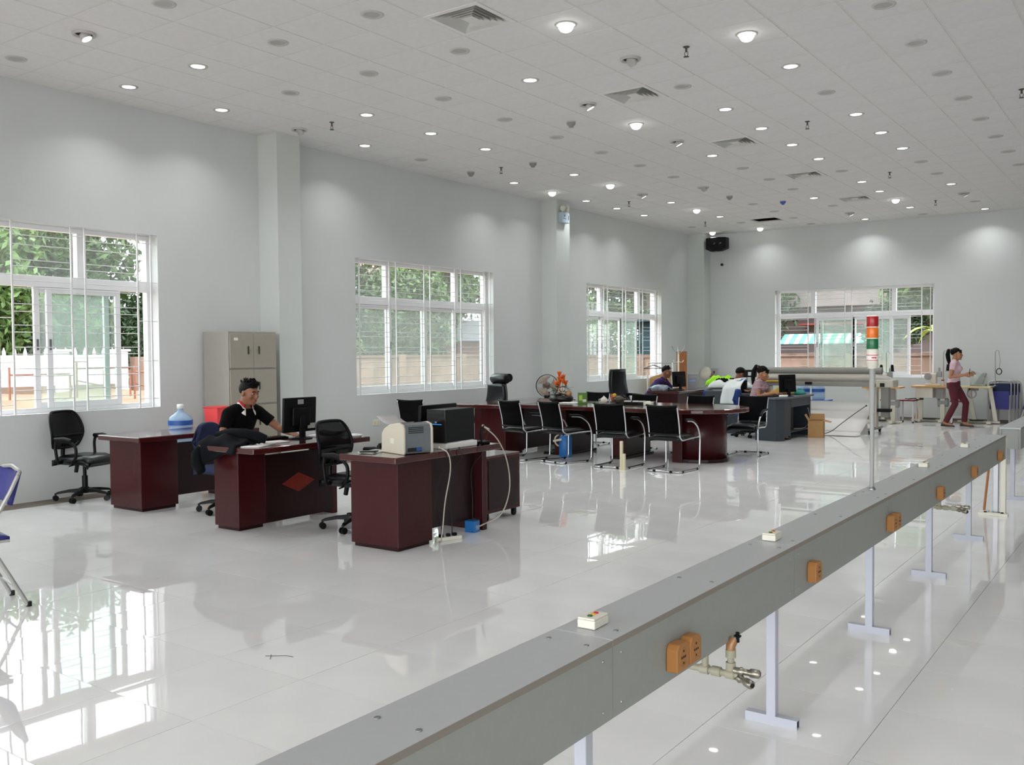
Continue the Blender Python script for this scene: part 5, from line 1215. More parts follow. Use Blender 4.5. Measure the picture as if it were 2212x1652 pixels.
# ------------------------------------------------------------------ people
def voxel(name, mb, mtl, parent, vx=.007, it=6, fac=.5):
    o = obj(name, mb, mtl, parent); r = o.modifiers.new('join', 'REMESH'); r.mode = 'VOXEL'; r.voxel_size = vx; r.use_smooth_shade = True
    s_ = o.modifiers.new('soft', 'SMOOTH'); s_.factor = fac; s_.iterations = it; return o
def limb(mb, pts, rad, n=14):
    mb.tube(pts, rad, n)
    for p, r_ in zip(pts, rad): mb.ell(p, r_ * .985, 12, 8)
def hand(mb, wrist, d, nrm, side, curl=.6, s=1.0):
    d = Vector(d).normalized(); nrm = Vector(nrm); nrm = (nrm - d * nrm.dot(d)).normalized(); w = d.cross(nrm)
    W = Vector(wrist); B = Matrix((w, d, nrm)).transposed().to_4x4(); B.translation = W
    L = lambda x, y, z: B @ (Vector((x * side, y, z)) * s)
    mb.loft([[L(x * a + ox, y, z * b_) for x, z in ((-1, -1), (0, -1.2), (1, -1), (1.1, 0), (1, 1), (0, 1.2), (-1, 1), (-1.1, 0))] for y, a, b_, ox in ((-.01, .022, .017, 0), (.03, .034, .014, 0), (.07, .041, .013, .002), (.092, .038, .011, .002))])
    for k, (x, ln) in enumerate(((-.030, .066), (-.010, .076), (.011, .071), (.031, .055))):
        p = L(x, .085, 0); a = 0; pts = [L(x, .06, 0), p]
        for seg in (.45, .32, .23):
            a += curl * (.5 + .12 * k); q = pts[-1]; pts.append(q + (B.to_3x3() @ Vector((0, math.cos(a), math.sin(a)))) * ln * seg * s)
        mb.tube(pts, [.0088 * s, .0088 * s, .0082 * s, .0076 * s, .0066 * s], 8); mb.ell(pts[-1], .0068 * s, 8, 6)
    pts = [L(-.028, .02, .004), L(-.05, .045, .012), L(-.056, .072, .02), L(-.05, .095, .026)]
    mb.tube(pts, [.013 * s, .0115 * s, .0098 * s, .0075 * s], 8); mb.ell(pts[-1], .0076 * s, 8, 6)
def head_m(c, yaw, pitch, s=1.0): return Matrix.Translation(c) @ Matrix.Rotation(R(yaw), 4, 'Z') @ Matrix.Rotation(R(pitch), 4, 'X') @ Matrix.Scale(s, 4)
def add_head(mb, HM, neck):
    E = lambda c, r_, n=16, m_=12: mb.ell(c, r_, n, m_, HM)
    E((0, -.012, .03), (.074, .093, .085)); E((0, .025, -.02), (.063, .068, .088)); E((0, .04, -.085), (.042, .045, .034)); E((0, .07, -.098), (.022, .018, .018))
    E((0, .078, .022), (.048, .016, .012)); E((-.04, .055, -.03), (.024, .028, .026)); E((.04, .055, -.03), (.024, .028, .026))
    mb.tube([HM @ Vector(p) for p in ((0, .082, .012), (0, .098, -.01), (0, .108, -.03), (0, .096, -.042))], [.009, .011, .0145, .012], 10); mb.ell((0, .1, -.034), (.0165, .012, .01), 10, 6, HM)
    E((0, .088, -.062), (.022, .01, .009), 10, 6); E((0, .084, -.074), (.02, .01, .008), 10, 6)
    for s_ in (-1, 1): E((s_ * .077, -.008, -.012), (.011, .02, .032), 10, 8)
    limb(mb, [HM @ Vector((0, -.022, -.05)), neck], [.052, .056])
def face_parts(body, HM, hairm='hair'):
    for s_ in (-1, 1):
        m = MB(); m.ell((s_ * .03, .0775, .001), (.0125, .008, .0055), 10, 8, HM); e = obj('eye', m, 'eye_white', body)
        m = MB(); m.ell((s_ * .031, .0845, .001), (.006, .0035, .0054), 8, 6, HM); obj('iris', m, 'hair', e)
        m = MB(); m.tube([HM @ Vector(p) for p in ((s_ * .013, .094, .021), (s_ * .03, .092, .027), (s_ * .048, .076, .02))], [.0035, .0045, .003], 6); obj('eyebrow', m, hairm, body)
    m = MB(); m.ell((0, .0935, -.063), (.02, .007, .0045), 10, 6, HM); m.ell((0, .0915, -.071), (.017, .007, .0045), 10, 6, HM); obj('lips', m, 'lips', body)
def hair_cap(body, HM, front, sidea, back, r_=(.084, .103, .097), c=(0, -.016, .035), tuft=0, name='hair', seed=3, spikes=0):
    q = random.Random(seed); m = MB(); n = 28; k = 10; rings = []
    for i in range(k + 1):
        ring = []
        for j in range(n):
            az = 2 * PI * j / n; f_ = math.sin(az); lim = (R(front) - .1 * (1 if .35 < f_ < .8 else 0)) + (R(sidea) - R(front)) * (1 - max(0, f_) ** .6 if f_ > 0 else 1) + (R(back) - R(sidea)) * max(0, -f_) ** .7
            th = max(.01, lim * i / k); e = (1 - .11 * (i / k) ** 5) * (1 + .012 * math.sin(7 * az)) + (tuft * q.uniform(-.3, 1) if 0 < i < k else 0) + (tuft * 1.2 * max(0, f_) * (1 if 4 < i < k else 0))
            ring.append(HM @ Vector((c[0] + r_[0] * e * math.sin(th) * math.cos(az), c[1] + r_[1] * e * math.sin(th) * math.sin(az), c[2] + r_[2] * e * math.cos(th))))
        rings.append(ring)
    m.loft(rings, True, True)
    for _ in range(spikes):
        az = q.uniform(.1, PI - .1) if q.random() < .6 else q.uniform(0, 6.28); th = q.uniform(.1, 1.0) if math.sin(az) < 0 else q.uniform(.2, 1.2)
        d = Vector((math.sin(th) * math.cos(az), math.sin(th) * math.sin(az), math.cos(th))); p = Vector(c) + Vector((d.x * r_[0], d.y * r_[1], d.z * r_[2])) * .95
        t_ = (d + Vector((q.uniform(-.3, .3), .35, .35))).normalized() * q.uniform(.018, .034)
        m.tube([HM @ p, HM @ (p + t_ * .6), HM @ (p + t_)], [.011, .008, .002], 6)
    return obj(name, m, 'hair', body)
def torso(mb, rings, n=20, infl=0.0):
    rs = []
    for cx, cy, cz, rx, ry, tilt in rings:
        rs.append([Vector((cx + (rx + infl) * math.cos(a) , cy + (ry + infl) * math.sin(a) * math.cos(tilt), cz + (ry + infl) * math.sin(a) * math.sin(tilt))) for a in [2 * PI * k / n for k in range(n)]])
    mb.loft(rs)
def person(label, loc, rz, spine, neck, head, yaw, pitch, arms, legs, skin, shirt, trousers, shoe, sleeve=.55, hs=1.0, hair=None, scale=1.0, pants_len=.94, collar=None, bust=None):
    t = thing('person', label, 'person', loc, R(rz)); t.scale = (scale,) * 3
    HM = head_m(head, yaw, pitch, hs)
    b = MB(); torso(b, spine); add_head(b, HM, neck)
    sh_c = Vector(spine[-1][:3])
    for sd, sh, el, wr, hd, hn, cu in arms:
        limb(b, [tuple(sh_c * .5 + Vector(sh) * .5), sh], [.055, .05]); limb(b, [sh, tuple(Vector(sh) * .5 + Vector(el) * .5), el, tuple(Vector(el) * .6 + Vector(wr) * .4), wr], [.05, .045, .037, .036, .024])
        hand(b, wr, hd, hn, sd, cu)
    for hip, kn, an, toe in legs:
        limb(b, [hip, tuple(Vector(hip) * .5 + Vector(kn) * .5), kn, tuple(Vector(kn) * .65 + Vector(an) * .35), an], [.082, .072, .052, .05, .035])
        limb(b, [an, tuple(Vector(an) * .3 + Vector(toe) * .7 - Vector((0, 0, .01))), toe], [.036, .032, .024])
    body = voxel('body', b, skin, t, .0065, 5)
    face_parts(body, HM)
    hair(body, HM) if hair else None
    c = MB(); torso(c, spine, infl=.012)
    for sd, sh, el, wr, hd, hn, cu in arms:
        limb(c, [tuple(sh_c * .5 + Vector(sh) * .5), sh], [.066, .062]); S_ = Vector(sh); D = (Vector(el) - S_)
        if sleeve <= 1: c.tube([S_, S_ + D * sleeve * .5, S_ + D * sleeve], [.062, .058, .06], 14)
        else: limb(c, [sh, el], [.062, .05]); c.tube([el, Vector(el) + (Vector(wr) - Vector(el)) * .92], [.05, .036], 14)
    if bust: [c.ell(p, bust[1], 12, 8) for p in bust[0]]
    top = voxel('shirt', c, shirt, t, .009, 6)
    if collar:
        cen = Vector(neck); cm, st = collar
        for k, (mm, r0) in enumerate(((cm, .066), (st, .072))):
            if mm is None: continue
            m = MB(); g = .75 - .1 * k
            m.sheet(lambda u, v: cen + Vector(((r0 + (.006 + .022 * k) * (1 - v)) * math.cos(PI / 2 + g + u * (2 * PI - 2 * g)), (r0 + (.006 + .022 * k) * (1 - v)) * math.sin(PI / 2 + g + u * (2 * PI - 2 * g)) + .004, -.03 - .004 * k + .075 * v * (1 - .15 * k) - (.05 + .03 * k) * max(0, math.sin(PI / 2 + g + u * (2 * PI - 2 * g))))), 24, 4, .006); obj('collar', m, mm, top)
    p = MB()
    r0 = spine[0]; torso(p, [(r0[0], r0[1], r0[2] - .1, r0[3] * .9, r0[4] * .9, 0), (r0[0], r0[1], r0[2], r0[3], r0[4], 0), (spine[1][0], spine[1][1], spine[1][2] - .02, spine[1][3], spine[1][4], 0)] if spine[0][2] > .7 else [(r0[0], r0[1] + .02, r0[2] - .1, r0[3], r0[4], 0), r0], infl=.014)
    for hip, kn, an, toe in legs:
        e = Vector(kn) + (Vector(an) - Vector(kn)) * pants_len
        limb(p, [hip, tuple(Vector(hip) * .5 + Vector(kn) * .5), kn, tuple(Vector(kn) * .6 + e * .4)], [.098, .085, .064, .061]); p.tube([Vector(kn) * .6 + e * .4, e], [.061, .054], 14)
    voxel('trousers', p, trousers, t, .009, 6)
    for hip, kn, an, toe in legs:
        a = Vector(an); tt = Vector(toe); d = (tt - a); d.z = 0; d.normalize(); w = Vector((-d.y, d.x, 0)); fz = min(an[2], toe[2]) - .035
        m = MB(); rings = []
        for q, hw, h_ in ((-.075, .018, .045), (-.065, .03, .06), (-.02, .034, .062), (.05, .04, .045), (.11, .044, .036), (.155, .034, .028), (.18, .012, .02)):
            z0 = an[2] - .062 + (toe[2] - an[2] + .03) * max(0, q) / .18
            base = a + d * q; base.z = z0; rings.append([base - w * hw, base - w * hw * .95 + Vector((0, 0, h_ * .6)), base + Vector((0, 0, h_)), base + w * hw * .95 + Vector((0, 0, h_ * .6)), base + w * hw])
        m.loft(rings); obj('shoe', m, shoe, t)
    return t
SEAT = [(0, 0, .53, .165, .12, 0), (0, .03, .62, .15, .11, 0), (0, .08, .75, .145, .105, -.2), (0, .14, .88, .165, .11, -.3), (0, .19, .98, .17, .095, -.4), (0, .225, 1.045, .09, .065, -.3)]
SLEG = [((-.09, .03, .5), (-.12, .45, .49), (-.11, .44, .07), (-.11, .57, .035)), ((.09, .03, .5), (.12, .45, .49), (.12, .5, .07), (.13, .63, .035))]
def h_man(b, HM): hair_cap(b, HM, 72, 104, 126, (.083, .104, .102), (0, -.012, .026), tuft=.04, spikes=70)
person('man in black polo shirt with white and red collar typing at the inlay desk', (-7.62, 5.9, 0), -88, SEAT, (0, .225, 1.06), (0, .29, 1.185), 6, -10,
       [(1, (.185, .2, .985), (.3, .24, .76), (.17, .45, .79), (-.3, 1, -.1), (0, 0, -1), .25), (-1, (-.185, .2, .985), (-.31, .36, .82), (-.2, .62, .79), (.25, 1, -.05), (0, 0, -1), .25)],
       SLEG, 'skin', 'shirt_black', 'trousers_dark', 'shoe_brown', .62, hair=h_man, collar=('collar_red', 'collar_white'))
LEAN = [(0, 0, .53, .17, .125, 0), (0, .06, .63, .155, .115, -.2), (0, .15, .74, .155, .11, -.4), (0, .24, .84, .175, .115, -.5), (0, .31, .92, .175, .095, -.6), (0, .36, .965, .09, .065, -.5)]
def h_man2(b, HM): hair_cap(b, HM, 70, 103, 124, tuft=.02, seed=5, spikes=20)
person('man in purple shirt leaning over his desk by the third window', (-9.0, 17.62, 0), -92, LEAN, (0, .365, .985), (0, .43, 1.125), 0, -8,
       [(1, (.19, .31, .92), (.27, .36, .70), (.2, .55, .79), (-.2, 1, -.1), (0, 0, -1), .3), (-1, (-.19, .31, .92), (-.28, .42, .74), (-.18, .66, .79), (.2, 1, -.1), (0, 0, -1), .3)],
       SLEG, 'skin', 'shirt_purple', 'trousers_dark', 'shoe_brown', .75, hair=h_man2, collar=('shirt_purple', None))
def h_tail(side, lift=0):
    def f(b, HM):
        h_ = hair_cap(b, HM, 76, 112, 122, seed=7)
        pts = [(.0, -.10, .075 + lift), (side * .02, -.145, .07 + lift), (side * .03, -.165, .0), (side * .03, -.155, -.09), (side * .02, -.14, -.17), (0, -.135, -.225)]
        m = MB(); limb(m, [tuple(HM @ Vector(p)) for p in pts], [.026, .034, .042, .04, .03, .012]); obj('ponytail', m, 'hair', h_)
        m = MB(); m.tube([HM @ Vector(pts[0]), HM @ Vector((pts[0][0], pts[0][1] - .012, pts[0][2]))], [.031, .031], 12); obj('hair_tie', m, 'lips', h_)
        m = MB(); m.sheet(lambda u, v: HM @ Vector(((u - .5) * .13, .075 + .02 * math.sin(PI * u), .085 - .055 * v)), 8, 4, .02); obj('fringe', m, 'hair', h_)
    return f
WSP = [(0, 0, .53, .165, .12, 0), (0, .02, .62, .13, .1, 0), (0, .05, .74, .12, .095, -.1), (0, .09, .86, .14, .1, -.2), (0, .115, .95, .145, .085, -.3), (0, .13, 1.0, .075, .055, -.2)]
person('woman with ponytail in pink striped top typing at the grey desk', (-6.12, 16.08, 0), -88, WSP, (0, .13, 1.01), (0, .165, 1.125), 0, -14,
       [(1, (.15, .12, .945), (.2, .16, .74), (.1, .4, .79), (-.1, 1, 0), (0, 0, -1), .3), (-1, (-.15, .12, .945), (-.22, .2, .75), (-.14, .5, .79), (.2, 1, .05), (0, 0, -1), .3)],
       SLEG, 'skin_light', 'shirt_striped', 'trousers_dark', 'shoe_brown', .5, hair=h_tail(0, .02), scale=1.02, collar=('lips', None), bust=([(-.06, .17, .86), (.06, .17, .86)], .055))
person('person in black hunched over the black machine, hair up, white shirt hung behind', (-7.2, 17.15, 0), -85, LEAN, (0, .34, .98), (0, .40, 1.1), 38, -26,
       [(1, (.18, .31, .92), (.24, .36, .74), (.12, .52, .79), (-.2, 1, 0), (0, 0, -1), .4), (-1, (-.18, .31, .92), (-.24, .4, .74), (-.12, .56, .79), (.2, 1, 0), (0, 0, -1), .4)],
       SLEG, 'skin', 'cloth_black', 'trousers_dark', 'shoe_brown', 1.5, hair=lambda b, HM: hair_cap(b, HM, 74, 98, 126, (.09, .108, .1), seed=9), collar=('cloth_coral', 'cloth_coral'))
WST = [(0, -.02, .86, .155, .115, 0), (0, -.01, .95, .13, .1, 0), (0, .0, 1.04, .115, .09, 0), (0, .015, 1.16, .135, .1, 0), (0, .005, 1.26, .15, .085, 0), (0, .0, 1.32, .07, .055, 0)]
wk = person('woman walking in pink shirt and maroon trousers holding a sheet', (-3.56, 20.25, 0), -86, WST, (0, .005, 1.335), (0, .035, 1.45), -4, 2,
       [(1, (.155, .0, 1.255), (.19, -.06, 1.0), (.15, .2, 1.04), (0, 1, .25), (-1, 0, 0), .9), (-1, (-.155, .0, 1.255), (-.19, -.02, 1.0), (-.14, .24, 1.05), (0, 1, .25), (1, 0, 0), .9)],
       [((.08, -.02, .84), (.085, .02, .46), (.08, -.16, .075), (.08, -.03, .04)), ((-.08, -.02, .84), (-.085, .2, .48), (-.08, .17, .075), (-.08, .30, .04))],
       'skin_light', 'shirt_pink', 'trousers_maroon', 'shoe_brown', .45, hair=h_tail(0, .01), bust=([(-.06, .085, 1.16), (.06, .085, 1.16)], .06))
t = thing('plastic_sheet', 'clear sheet held by the walking woman', 'sheet', (-3.28, 20.15, 1.0), R(-86)); m = MB(); m.sheet(lambda u, v: (-.02 + .02 * math.sin(6 * u), .02 + .3 * u, -.14 + .28 * v - .12 * u), 8, 4, .002); obj('sheet', m, 'glass_clear', t)
t = thing('pen', 'pen held upright by the walking woman', 'pen', (-3.27, 20.1, 1.06)); m = MB(); m.tube([(0, 0, 0), (.01, 0, .09)], [.006, .007], 8); obj('barrel', m, 'black_plastic', t); m = MB(); m.tube([(.01, 0, .09), (.012, 0, .11)], [.0075, .006], 8); obj('cap', m, 'detector_blue', t)

# ------------------------------------------------------------------ desks at the far end
desk('dark red wooden desk of the man in purple shirt', -8.72, -8.02, 17.02, 18.6, -8.68, -8.1, panel_x=-8.12, body='mahogany', lift=.05, gap=0)
t, Mx = monitor('monitor', 'black monitor on the desk of the man in purple', (-8.22, 17.45, Z), 70, .36, .31, z0=.075)
keyboard('black keyboard on the desk of the man in purple', (-8.5, 17.6, Z), 85)
t = thing('plastic_bag', 'crumpled grey plastic bag on the desk of the man in purple', 'bag', (-8.48, 17.16, Z)); m = MB(); q = random.Random(4)
m.loft([[Vector(((.2 * math.cos(a) + .02 * math.sin(5 * a + k)) * s_, (.11 * math.sin(a) + .015 * math.cos(4 * a + k)) * s_, z)) for a in [2 * PI * j / 20 for j in range(20)]] for k, (s_, z) in enumerate(((.9, 0), (1.05, .03), (1, .07), (.75, .11), (.3, .125)))]); obj('bag', m, 'plastic_bag', t); m = MB(); m.ell((-.2, 0, .05), (.06, .04, .03), 8, 6); obj('knot', m, 'plastic_bag', t)
tower('beige computer tower behind the monitor of the man in purple', (-8.24, 18.2, Z), 20, .2, .42, .32, 'pc_beige', False)
t = thing('phone', 'black desk phone before the monitor of the man in purple', 'phone', (-8.22, 17.14, Z), R(20)); m = MB(); m.prism([(-.09, -.08), (.09, -.08), (.09, .09), (-.09, .09)], 0, .03); obj('base', m, 'black_plastic', t, .005); m = MB(); m.tube([(-.06, -.08, .05), (-.06, -.05, .06), (-.06, .05, .06), (-.06, .08, .05)], [.022, .014, .014, .022], 8); obj('handset', m, 'black_plastic', t)
# cloth rack, coat stand with board
t = thing('garment_rack', 'white square tube garment rack behind the man in purple', 'rack', (-9.72, 19.0, 0))
for x in (0, .62):
    m = MB(); m.box(x - .014, x + .014, -.014, .014, .02, 1.3); obj('upright', m, 'ivory', t); m = MB(); m.box(x - .02, x + .02, -.25, .25, 0, .03); obj('foot', m, 'ivory', t)
m = MB(); m.tube([(-.02, 0, 1.29), (.7, 0, 1.29)], .011, 8); obj('rail', m, 'steel', t)
for k, x in enumerate((.12, .17)):
    t = thing('clothes_hanger', ['dark hanger on the white garment rack', 'second dark hanger on the white garment rack'][k], 'hanger', (-9.72 + x, 19.0, 1.3), R(20 + 15 * k)); m = MB(); m.tube([(0, 0, .012), (.012, 0, .0), (.012, 0, -.03), (0, 0, -.05)], .003, 6); obj('hook', m, 'steel', t); m = MB(); m.tube([(0, 0, -.05), (-.2, 0, -.13), (.2, 0, -.13)], .008, 6, closed=True); obj('bar', m, 'black_plastic', t)
t = thing('cardboard_sheet', 'large brown cardboard bag slumped on the rack behind the man', 'cardboard', (-9.62, 19.48, 0)); m = MB(); m.prism([(-.25, -.1), (.28, -.1), (.2, .1), (-.22, .1)], 0, .95); obj('bag', m, 'cardboard', t, .02)
m = MB(); m.add([(-.25, -.11, .95), (.28, -.11, .95), (.36, -.14, 1.12), (.1, -.12, 1.05), (-.25, -.1, .95), (.28, -.1, .95), (.36, -.13, 1.12), (.1, -.11, 1.05)], [(0, 1, 2, 3), (7, 6, 5, 4), (0, 4, 5, 1), (1, 5, 6, 2), (2, 6, 7, 3), (3, 7, 4, 0)]); obj('flap', m, 'cardboard', t)
t = thing('coat_stand', 'white coat stand with curved hooks in front of a brown board', 'coat stand', (-9.24, 19.6, 0)); m = MB(); m.cyl((0, 0, .03), .02, 1.56, 12); obj('pole', m, 'ivory', t); m = MB(); m.lathe([(.2, 0), (.2, .015), (.06, .035), (.03, .05)], n=20); obj('base', m, 'black_plastic', t)
for k in range(6):
    a = k * PI / 3; c, s_ = math.cos(a), math.sin(a)
    m = MB(); m.tube([(0, 0, 1.5), (c * .06, s_ * .06, 1.52), (c * .14, s_ * .14, 1.6), (c * .17, s_ * .17, 1.66)], .007, 6); m.ell((c * .17, s_ * .17, 1.665), .013, 8, 6); obj('hook', m, 'steel', t)
    m = MB(); m.tube([(0, 0, 1.33), (c * .05, s_ * .05, 1.3), (c * .11, s_ * .11, 1.31), (c * .13, s_ * .13, 1.35)], .006, 6); obj('lower_hook', m, 'ivory', t)
t = thing('wooden_board', 'tall narrow brown board standing behind the coat stand', 'board', (-9.34, 19.98, 0), R(35)); m = MB(); m.prism([(-.12, -.01), (.12, -.01), (.12, .01), (-.12, .01)], 0, 1.55); obj('board', m, 'wood_board', t, .003); m = MB(); m.box(-.12, .12, -.013, -.01, 1.2, 1.24); obj('batten', m, 'wood_board', t)
# cloth table by the back corner
t = thing('cutting_table', 'grey table heaped with cloth in the back corner', 'table', (-8.0, 19.4, 0)); m = MB(); m.box(-.55, .55, -.4, .4, .72, .75); obj('tabletop', m, 'grey_desk_top', t, .004)
for x in (-.5, .5):
    m = MB(); m.box(x - .02, x + .02, -.38, .38, 0, .72); obj('side_panel', m, 'grey_desk', t)
def heap(name, label, cat, loc, rx, ry, h, mtl, seed, rz=0):
    q = random.Random(seed); a1, a2, a3 = [q.uniform(0, 6) for _ in range(3)]; t = thing(name, label, cat, loc, R(rz)); m = MB()
    def f(u, v):
        x, y = (u - .5) * 2, (v - .5) * 2; e = max(0, 1 - max(abs(x), abs(y)) ** 3)
        return (x * rx * (1 + .1 * math.sin(4 * y + a1)), y * ry * (1 + .12 * math.sin(4 * x + a2)), .012 + h * e ** .6 * (.75 + .25 * math.sin(3 * x + a1) * math.cos(4 * y + a2)) + .015 * e * math.sin(14 * x + 6 * y + a3))
    m.sheet(f, 18, 18, .008); obj('cloth', m, mtl, t); return t
heap('fabric', 'heap of white fabric on the cutting table', 'fabric', (-7.85, 19.25, .752), .42, .3, .2, 'cloth_white', 1)
heap('garment', 'neon green garment on top of the cloth heap', 'garment', (-8.15, 19.5, .79), .28, .22, .24, 'cloth_neon', 2)
heap('garment', 'small black garment between white fabric and neon garment', 'garment', (-8.02, 19.2, .87), .14, .12, .1, 'cloth_black', 3)
t = thing('black_ring', 'dark oval handle lying on the white fabric heap', 'handle', (-7.6, 19.0, .95), R(20)); m = MB(); m.tube([(.14 * math.cos(a), .05 * math.sin(a), .01) for a in [k * PI / 10 for k in range(20)]], .016, 8, closed=True); obj('ring', m, 'black_plastic', t); m = MB(); m.box(-.03, .03, -.06, -.04, 0, .03); obj('catch', m, 'steel', t)
t = thing('wall_fan', 'beige wall fan on the last column above the cloth heap', 'fan', (-9.3, 21.6, 1.03), R(20)); m = MB(); m.box(-.02, .16, -.03, .01, -.1, .1); obj('plate', m, 'machine_grey', t, .004); m = MB(); m.box(.05, .08, -.04, -.03, -.02, .03); obj('switch', m, 'dark_hole', t)
m = MB(); m.lathe([(.16, -.0), (.165, .02), (.1, .05), (0, .055)], n=20, Mx=Matrix.Translation((-.14, -.1, -.02)) @ Matrix.Rotation(R(70), 4, 'X') @ Matrix.Rotation(R(-25), 4, 'Y')); obj('dish', m, 'machine_cream', t); m = MB(); m.tube([(.06, -.03, -.02), (.0, -.08, -.12), (-.04, -.1, -.1)], .016, 8); obj('arm', m, 'wood_board', t)
# grey desk and machine of the hunched person
t = thing('office_desk', 'dark grey desk with the black machine before the hunched person', 'desk', (-6.72, 17.25, 0)); m = MB(); m.box(-.26, .24, -.32, .3, .715, .745); obj('desktop', m, 'grey_desk_top', t, .006)
for y in (-.3, .28):
    m = MB(); m.box(-.24, .22, y - .015, y + .015, 0, .715); obj('side_panel', m, 'grey_desk', t, .003)
m = MB(); m.box(.18, .2, -.285, .265, .15, .715); obj('modesty_panel', m, 'grey_desk', t)
t = thing('partition', 'low dark grey screen panel behind the hunched person', 'partition', (-6.83, 16.35, 0), R(0)); m = MB(); m.box(-.33, .3, -.015, .015, .03, .8); obj('panel', m, 'grey_desk', t, .004); m = MB(); m.box(-.34, .31, -.02, .02, .8, .82); obj('cap_rail', m, 'grey_desk_top', t)
for x in (-.28, .25):
    m = MB(); m.box(x - .02, x + .02, -.15, .15, 0, .03); obj('foot', m, 'black_plastic', t)
t = thing('embroidery_machine', 'black machine head with arm on the grey desk', 'machine', (-6.66, 17.25, .746), R(-80)); m = MB(); m.box(-.12, .12, -.14, .14, 0, .05); obj('base', m, 'black_plastic', t, .006); m = MB(); m.box(-.06, .06, -.14, -.04, .05, .4); obj('column', m, 'black_plastic', t, .008)
m = MB(); m.prism([(-.07, -.16), (.07, -.16), (.085, .14), (-.085, .14)], .3, .44); obj('head', m, 'black_plastic', t, .015); m = MB(); m.box(.08, .088, .0, .06, .33, .4); obj('badge', m, 'steel', t); m = MB(); m.cyl((0, .1, .14), .012, .17, 10); obj('needle_bar', m, 'ivory', t); m = MB(); m.box(-.05, .05, .05, .14, .05, .07); obj('bed_plate', m, 'steel', t)
t = thing('white_shirt', 'white shirt draped over the low screen behind the hunched person', 'shirt', (-6.62, 16.35, 0)); m = MB()
def ws(u, v):
    x = (u - .5) * (.30 + .1 * v) - .03 * (1 - v) + .02 * math.sin(5 * v)
    if v < .45: k = v / .45; return (x, .36 - .40 * k, .98 - .12 * k * k + .03 * u + .02 * math.sin(8 * u))
    k = (v - .45) / .55; return (x, -.04 - .02 * math.sin(11 * u) * k - .012, .86 - .28 * k + .03 * u * (1 - k))
m.sheet(ws, 18, 20, .01); obj('back', m, 'cloth_white', t); m = MB(); m.tube([(-.1, .33, 1.0), (.02, .3, 1.02), (.14, .32, 1.03)], .025, 8); obj('collar', m, 'cloth_white', t)
m = MB(); m.sheet(lambda u, v: (.06 + .1 * u, .28 - .08 * v, 1.03 - .04 * v), 4, 4, .006); obj('blue_patch', m, 'jug_label', t)
t = thing('stand', 'thin stand carrying the collar of the white shirt', 'stand', (-6.62, 16.68, 0)); m = MB(); m.cyl((0, 0, .02), .012, .95, 8); obj('pole', m, 'steel', t); m = MB(); m.lathe([(.12, 0), (.12, .015), (.02, .025)], n=14); obj('base', m, 'black_plastic', t)
task_chair('blue fabric chair with the hunched person on it', (-7.24, 17.15), -88, 'blue_fabric', .8)
# grey desk of the woman
t = thing('office_desk', 'dark grey desk with open computer shelf, used by the ponytail woman', 'desk', (0, 0, 0)); m = MB(); m.prism([(-5.98, 15.55), (-5.52, 15.5), (-5.36, 15.64), (-5.36, 17.1), (-5.98, 17.1)], .72, .75); obj('desktop', m, 'grey_desk_top', t, .004)
m = MB(); m.prism([(-5.92, 15.62), (-5.53, 15.56), (-5.42, 15.66), (-5.42, 15.69), (-5.92, 15.69)], .0, .72); obj('end_panel', m, 'grey_desk', t, .003)
m = MB(); m.box(-5.44, -5.42, 15.69, 15.98, .07, .72); obj('front_panel', m, 'grey_desk', t); m = MB(); m.box(-5.44, -5.42, 15.98, 17.08, .56, .72); obj('front_rail', m, 'grey_desk', t)
m = MB(); m.box(-5.92, -5.42, 17.05, 17.08, 0, .72); obj('end_panel', m, 'grey_desk', t); m = MB(); m.box(-5.9, -5.42, 15.98, 16.0, .0, .72); obj('divider', m, 'grey_desk', t)
m = MB(); m.box(-5.9, -5.42, 16.0, 17.05, .12, .14); obj('shelf', m, 'grey_desk', t); m = MB(); m.box(-5.9, -5.88, 16.0, 17.05, .14, .72); obj('back_panel', m, 'dark_hole', t)
tower('black computer tower on the low shelf of the grey desk', (-5.66, 16.35, .141), 0, .2, .42, .4, 'pc_black')
t, Mx = monitor('monitor', 'black monitor on the grey desk before the ponytail woman', (-5.52, 16.1, .75), 62, .37, .31, z0=.07)
keyboard('black keyboard under the hands of the ponytail woman', (-5.66, 15.85, .75), 80)
heap('garment', 'yellow garment heaped on the grey desk beyond the woman', 'garment', (-5.78, 16.55, .752), .16, .14, .13, 'yellow_cloth', 6)
heap('garment', 'lime green garment on the grey desk beside the yellow heap', 'garment', (-5.66, 16.82, .752), .11, .1, .11, 'card_lime', 8)
heap('garment', 'teal cloth behind the monitor on the grey desk', 'garment', (-5.5, 16.72, .752), .09, .1, .1, 'teal_plastic', 9)
sheet_('paper', 'white papers under the monitor edge on the grey desk', 'paper', (-5.5, 15.86, .75), 15, .14, .2, h=.03)
t = thing('carton', 'open brown carton on the floor beside the grey desk', 'box', (-5.2, 16.72, 0), R(12)); m = MB()
for q in ((-.13, .13, -.16, -.154), (-.13, .13, .154, .16), (-.13, -.124, -.154, .154), (.124, .13, -.154, .154)): m.box(*q, 0, .3)
m.box(-.124, .124, -.154, .154, 0, .006); obj('box', m, 'cardboard', t)
for pts in ([(.13, -.16, .3), (.13, .16, .3), (.25, .15, .27), (.25, -.15, .27)], [(-.13, -.16, .3), (-.13, .16, .3), (-.19, .15, .4), (-.19, -.15, .4)], [(-.13, .16, .3), (.13, .16, .3), (.12, .22, .4), (-.12, .22, .4)]):
    m = MB(); m.add([Vector(p) for p in pts] + [Vector(p) + Vector((0, 0, .005)) for p in pts], [(0, 3, 2, 1), (4, 5, 6, 7), (0, 1, 5, 4), (1, 2, 6, 5), (2, 3, 7, 6), (3, 0, 4, 7)]); obj('flap', m, 'cardboard', t)
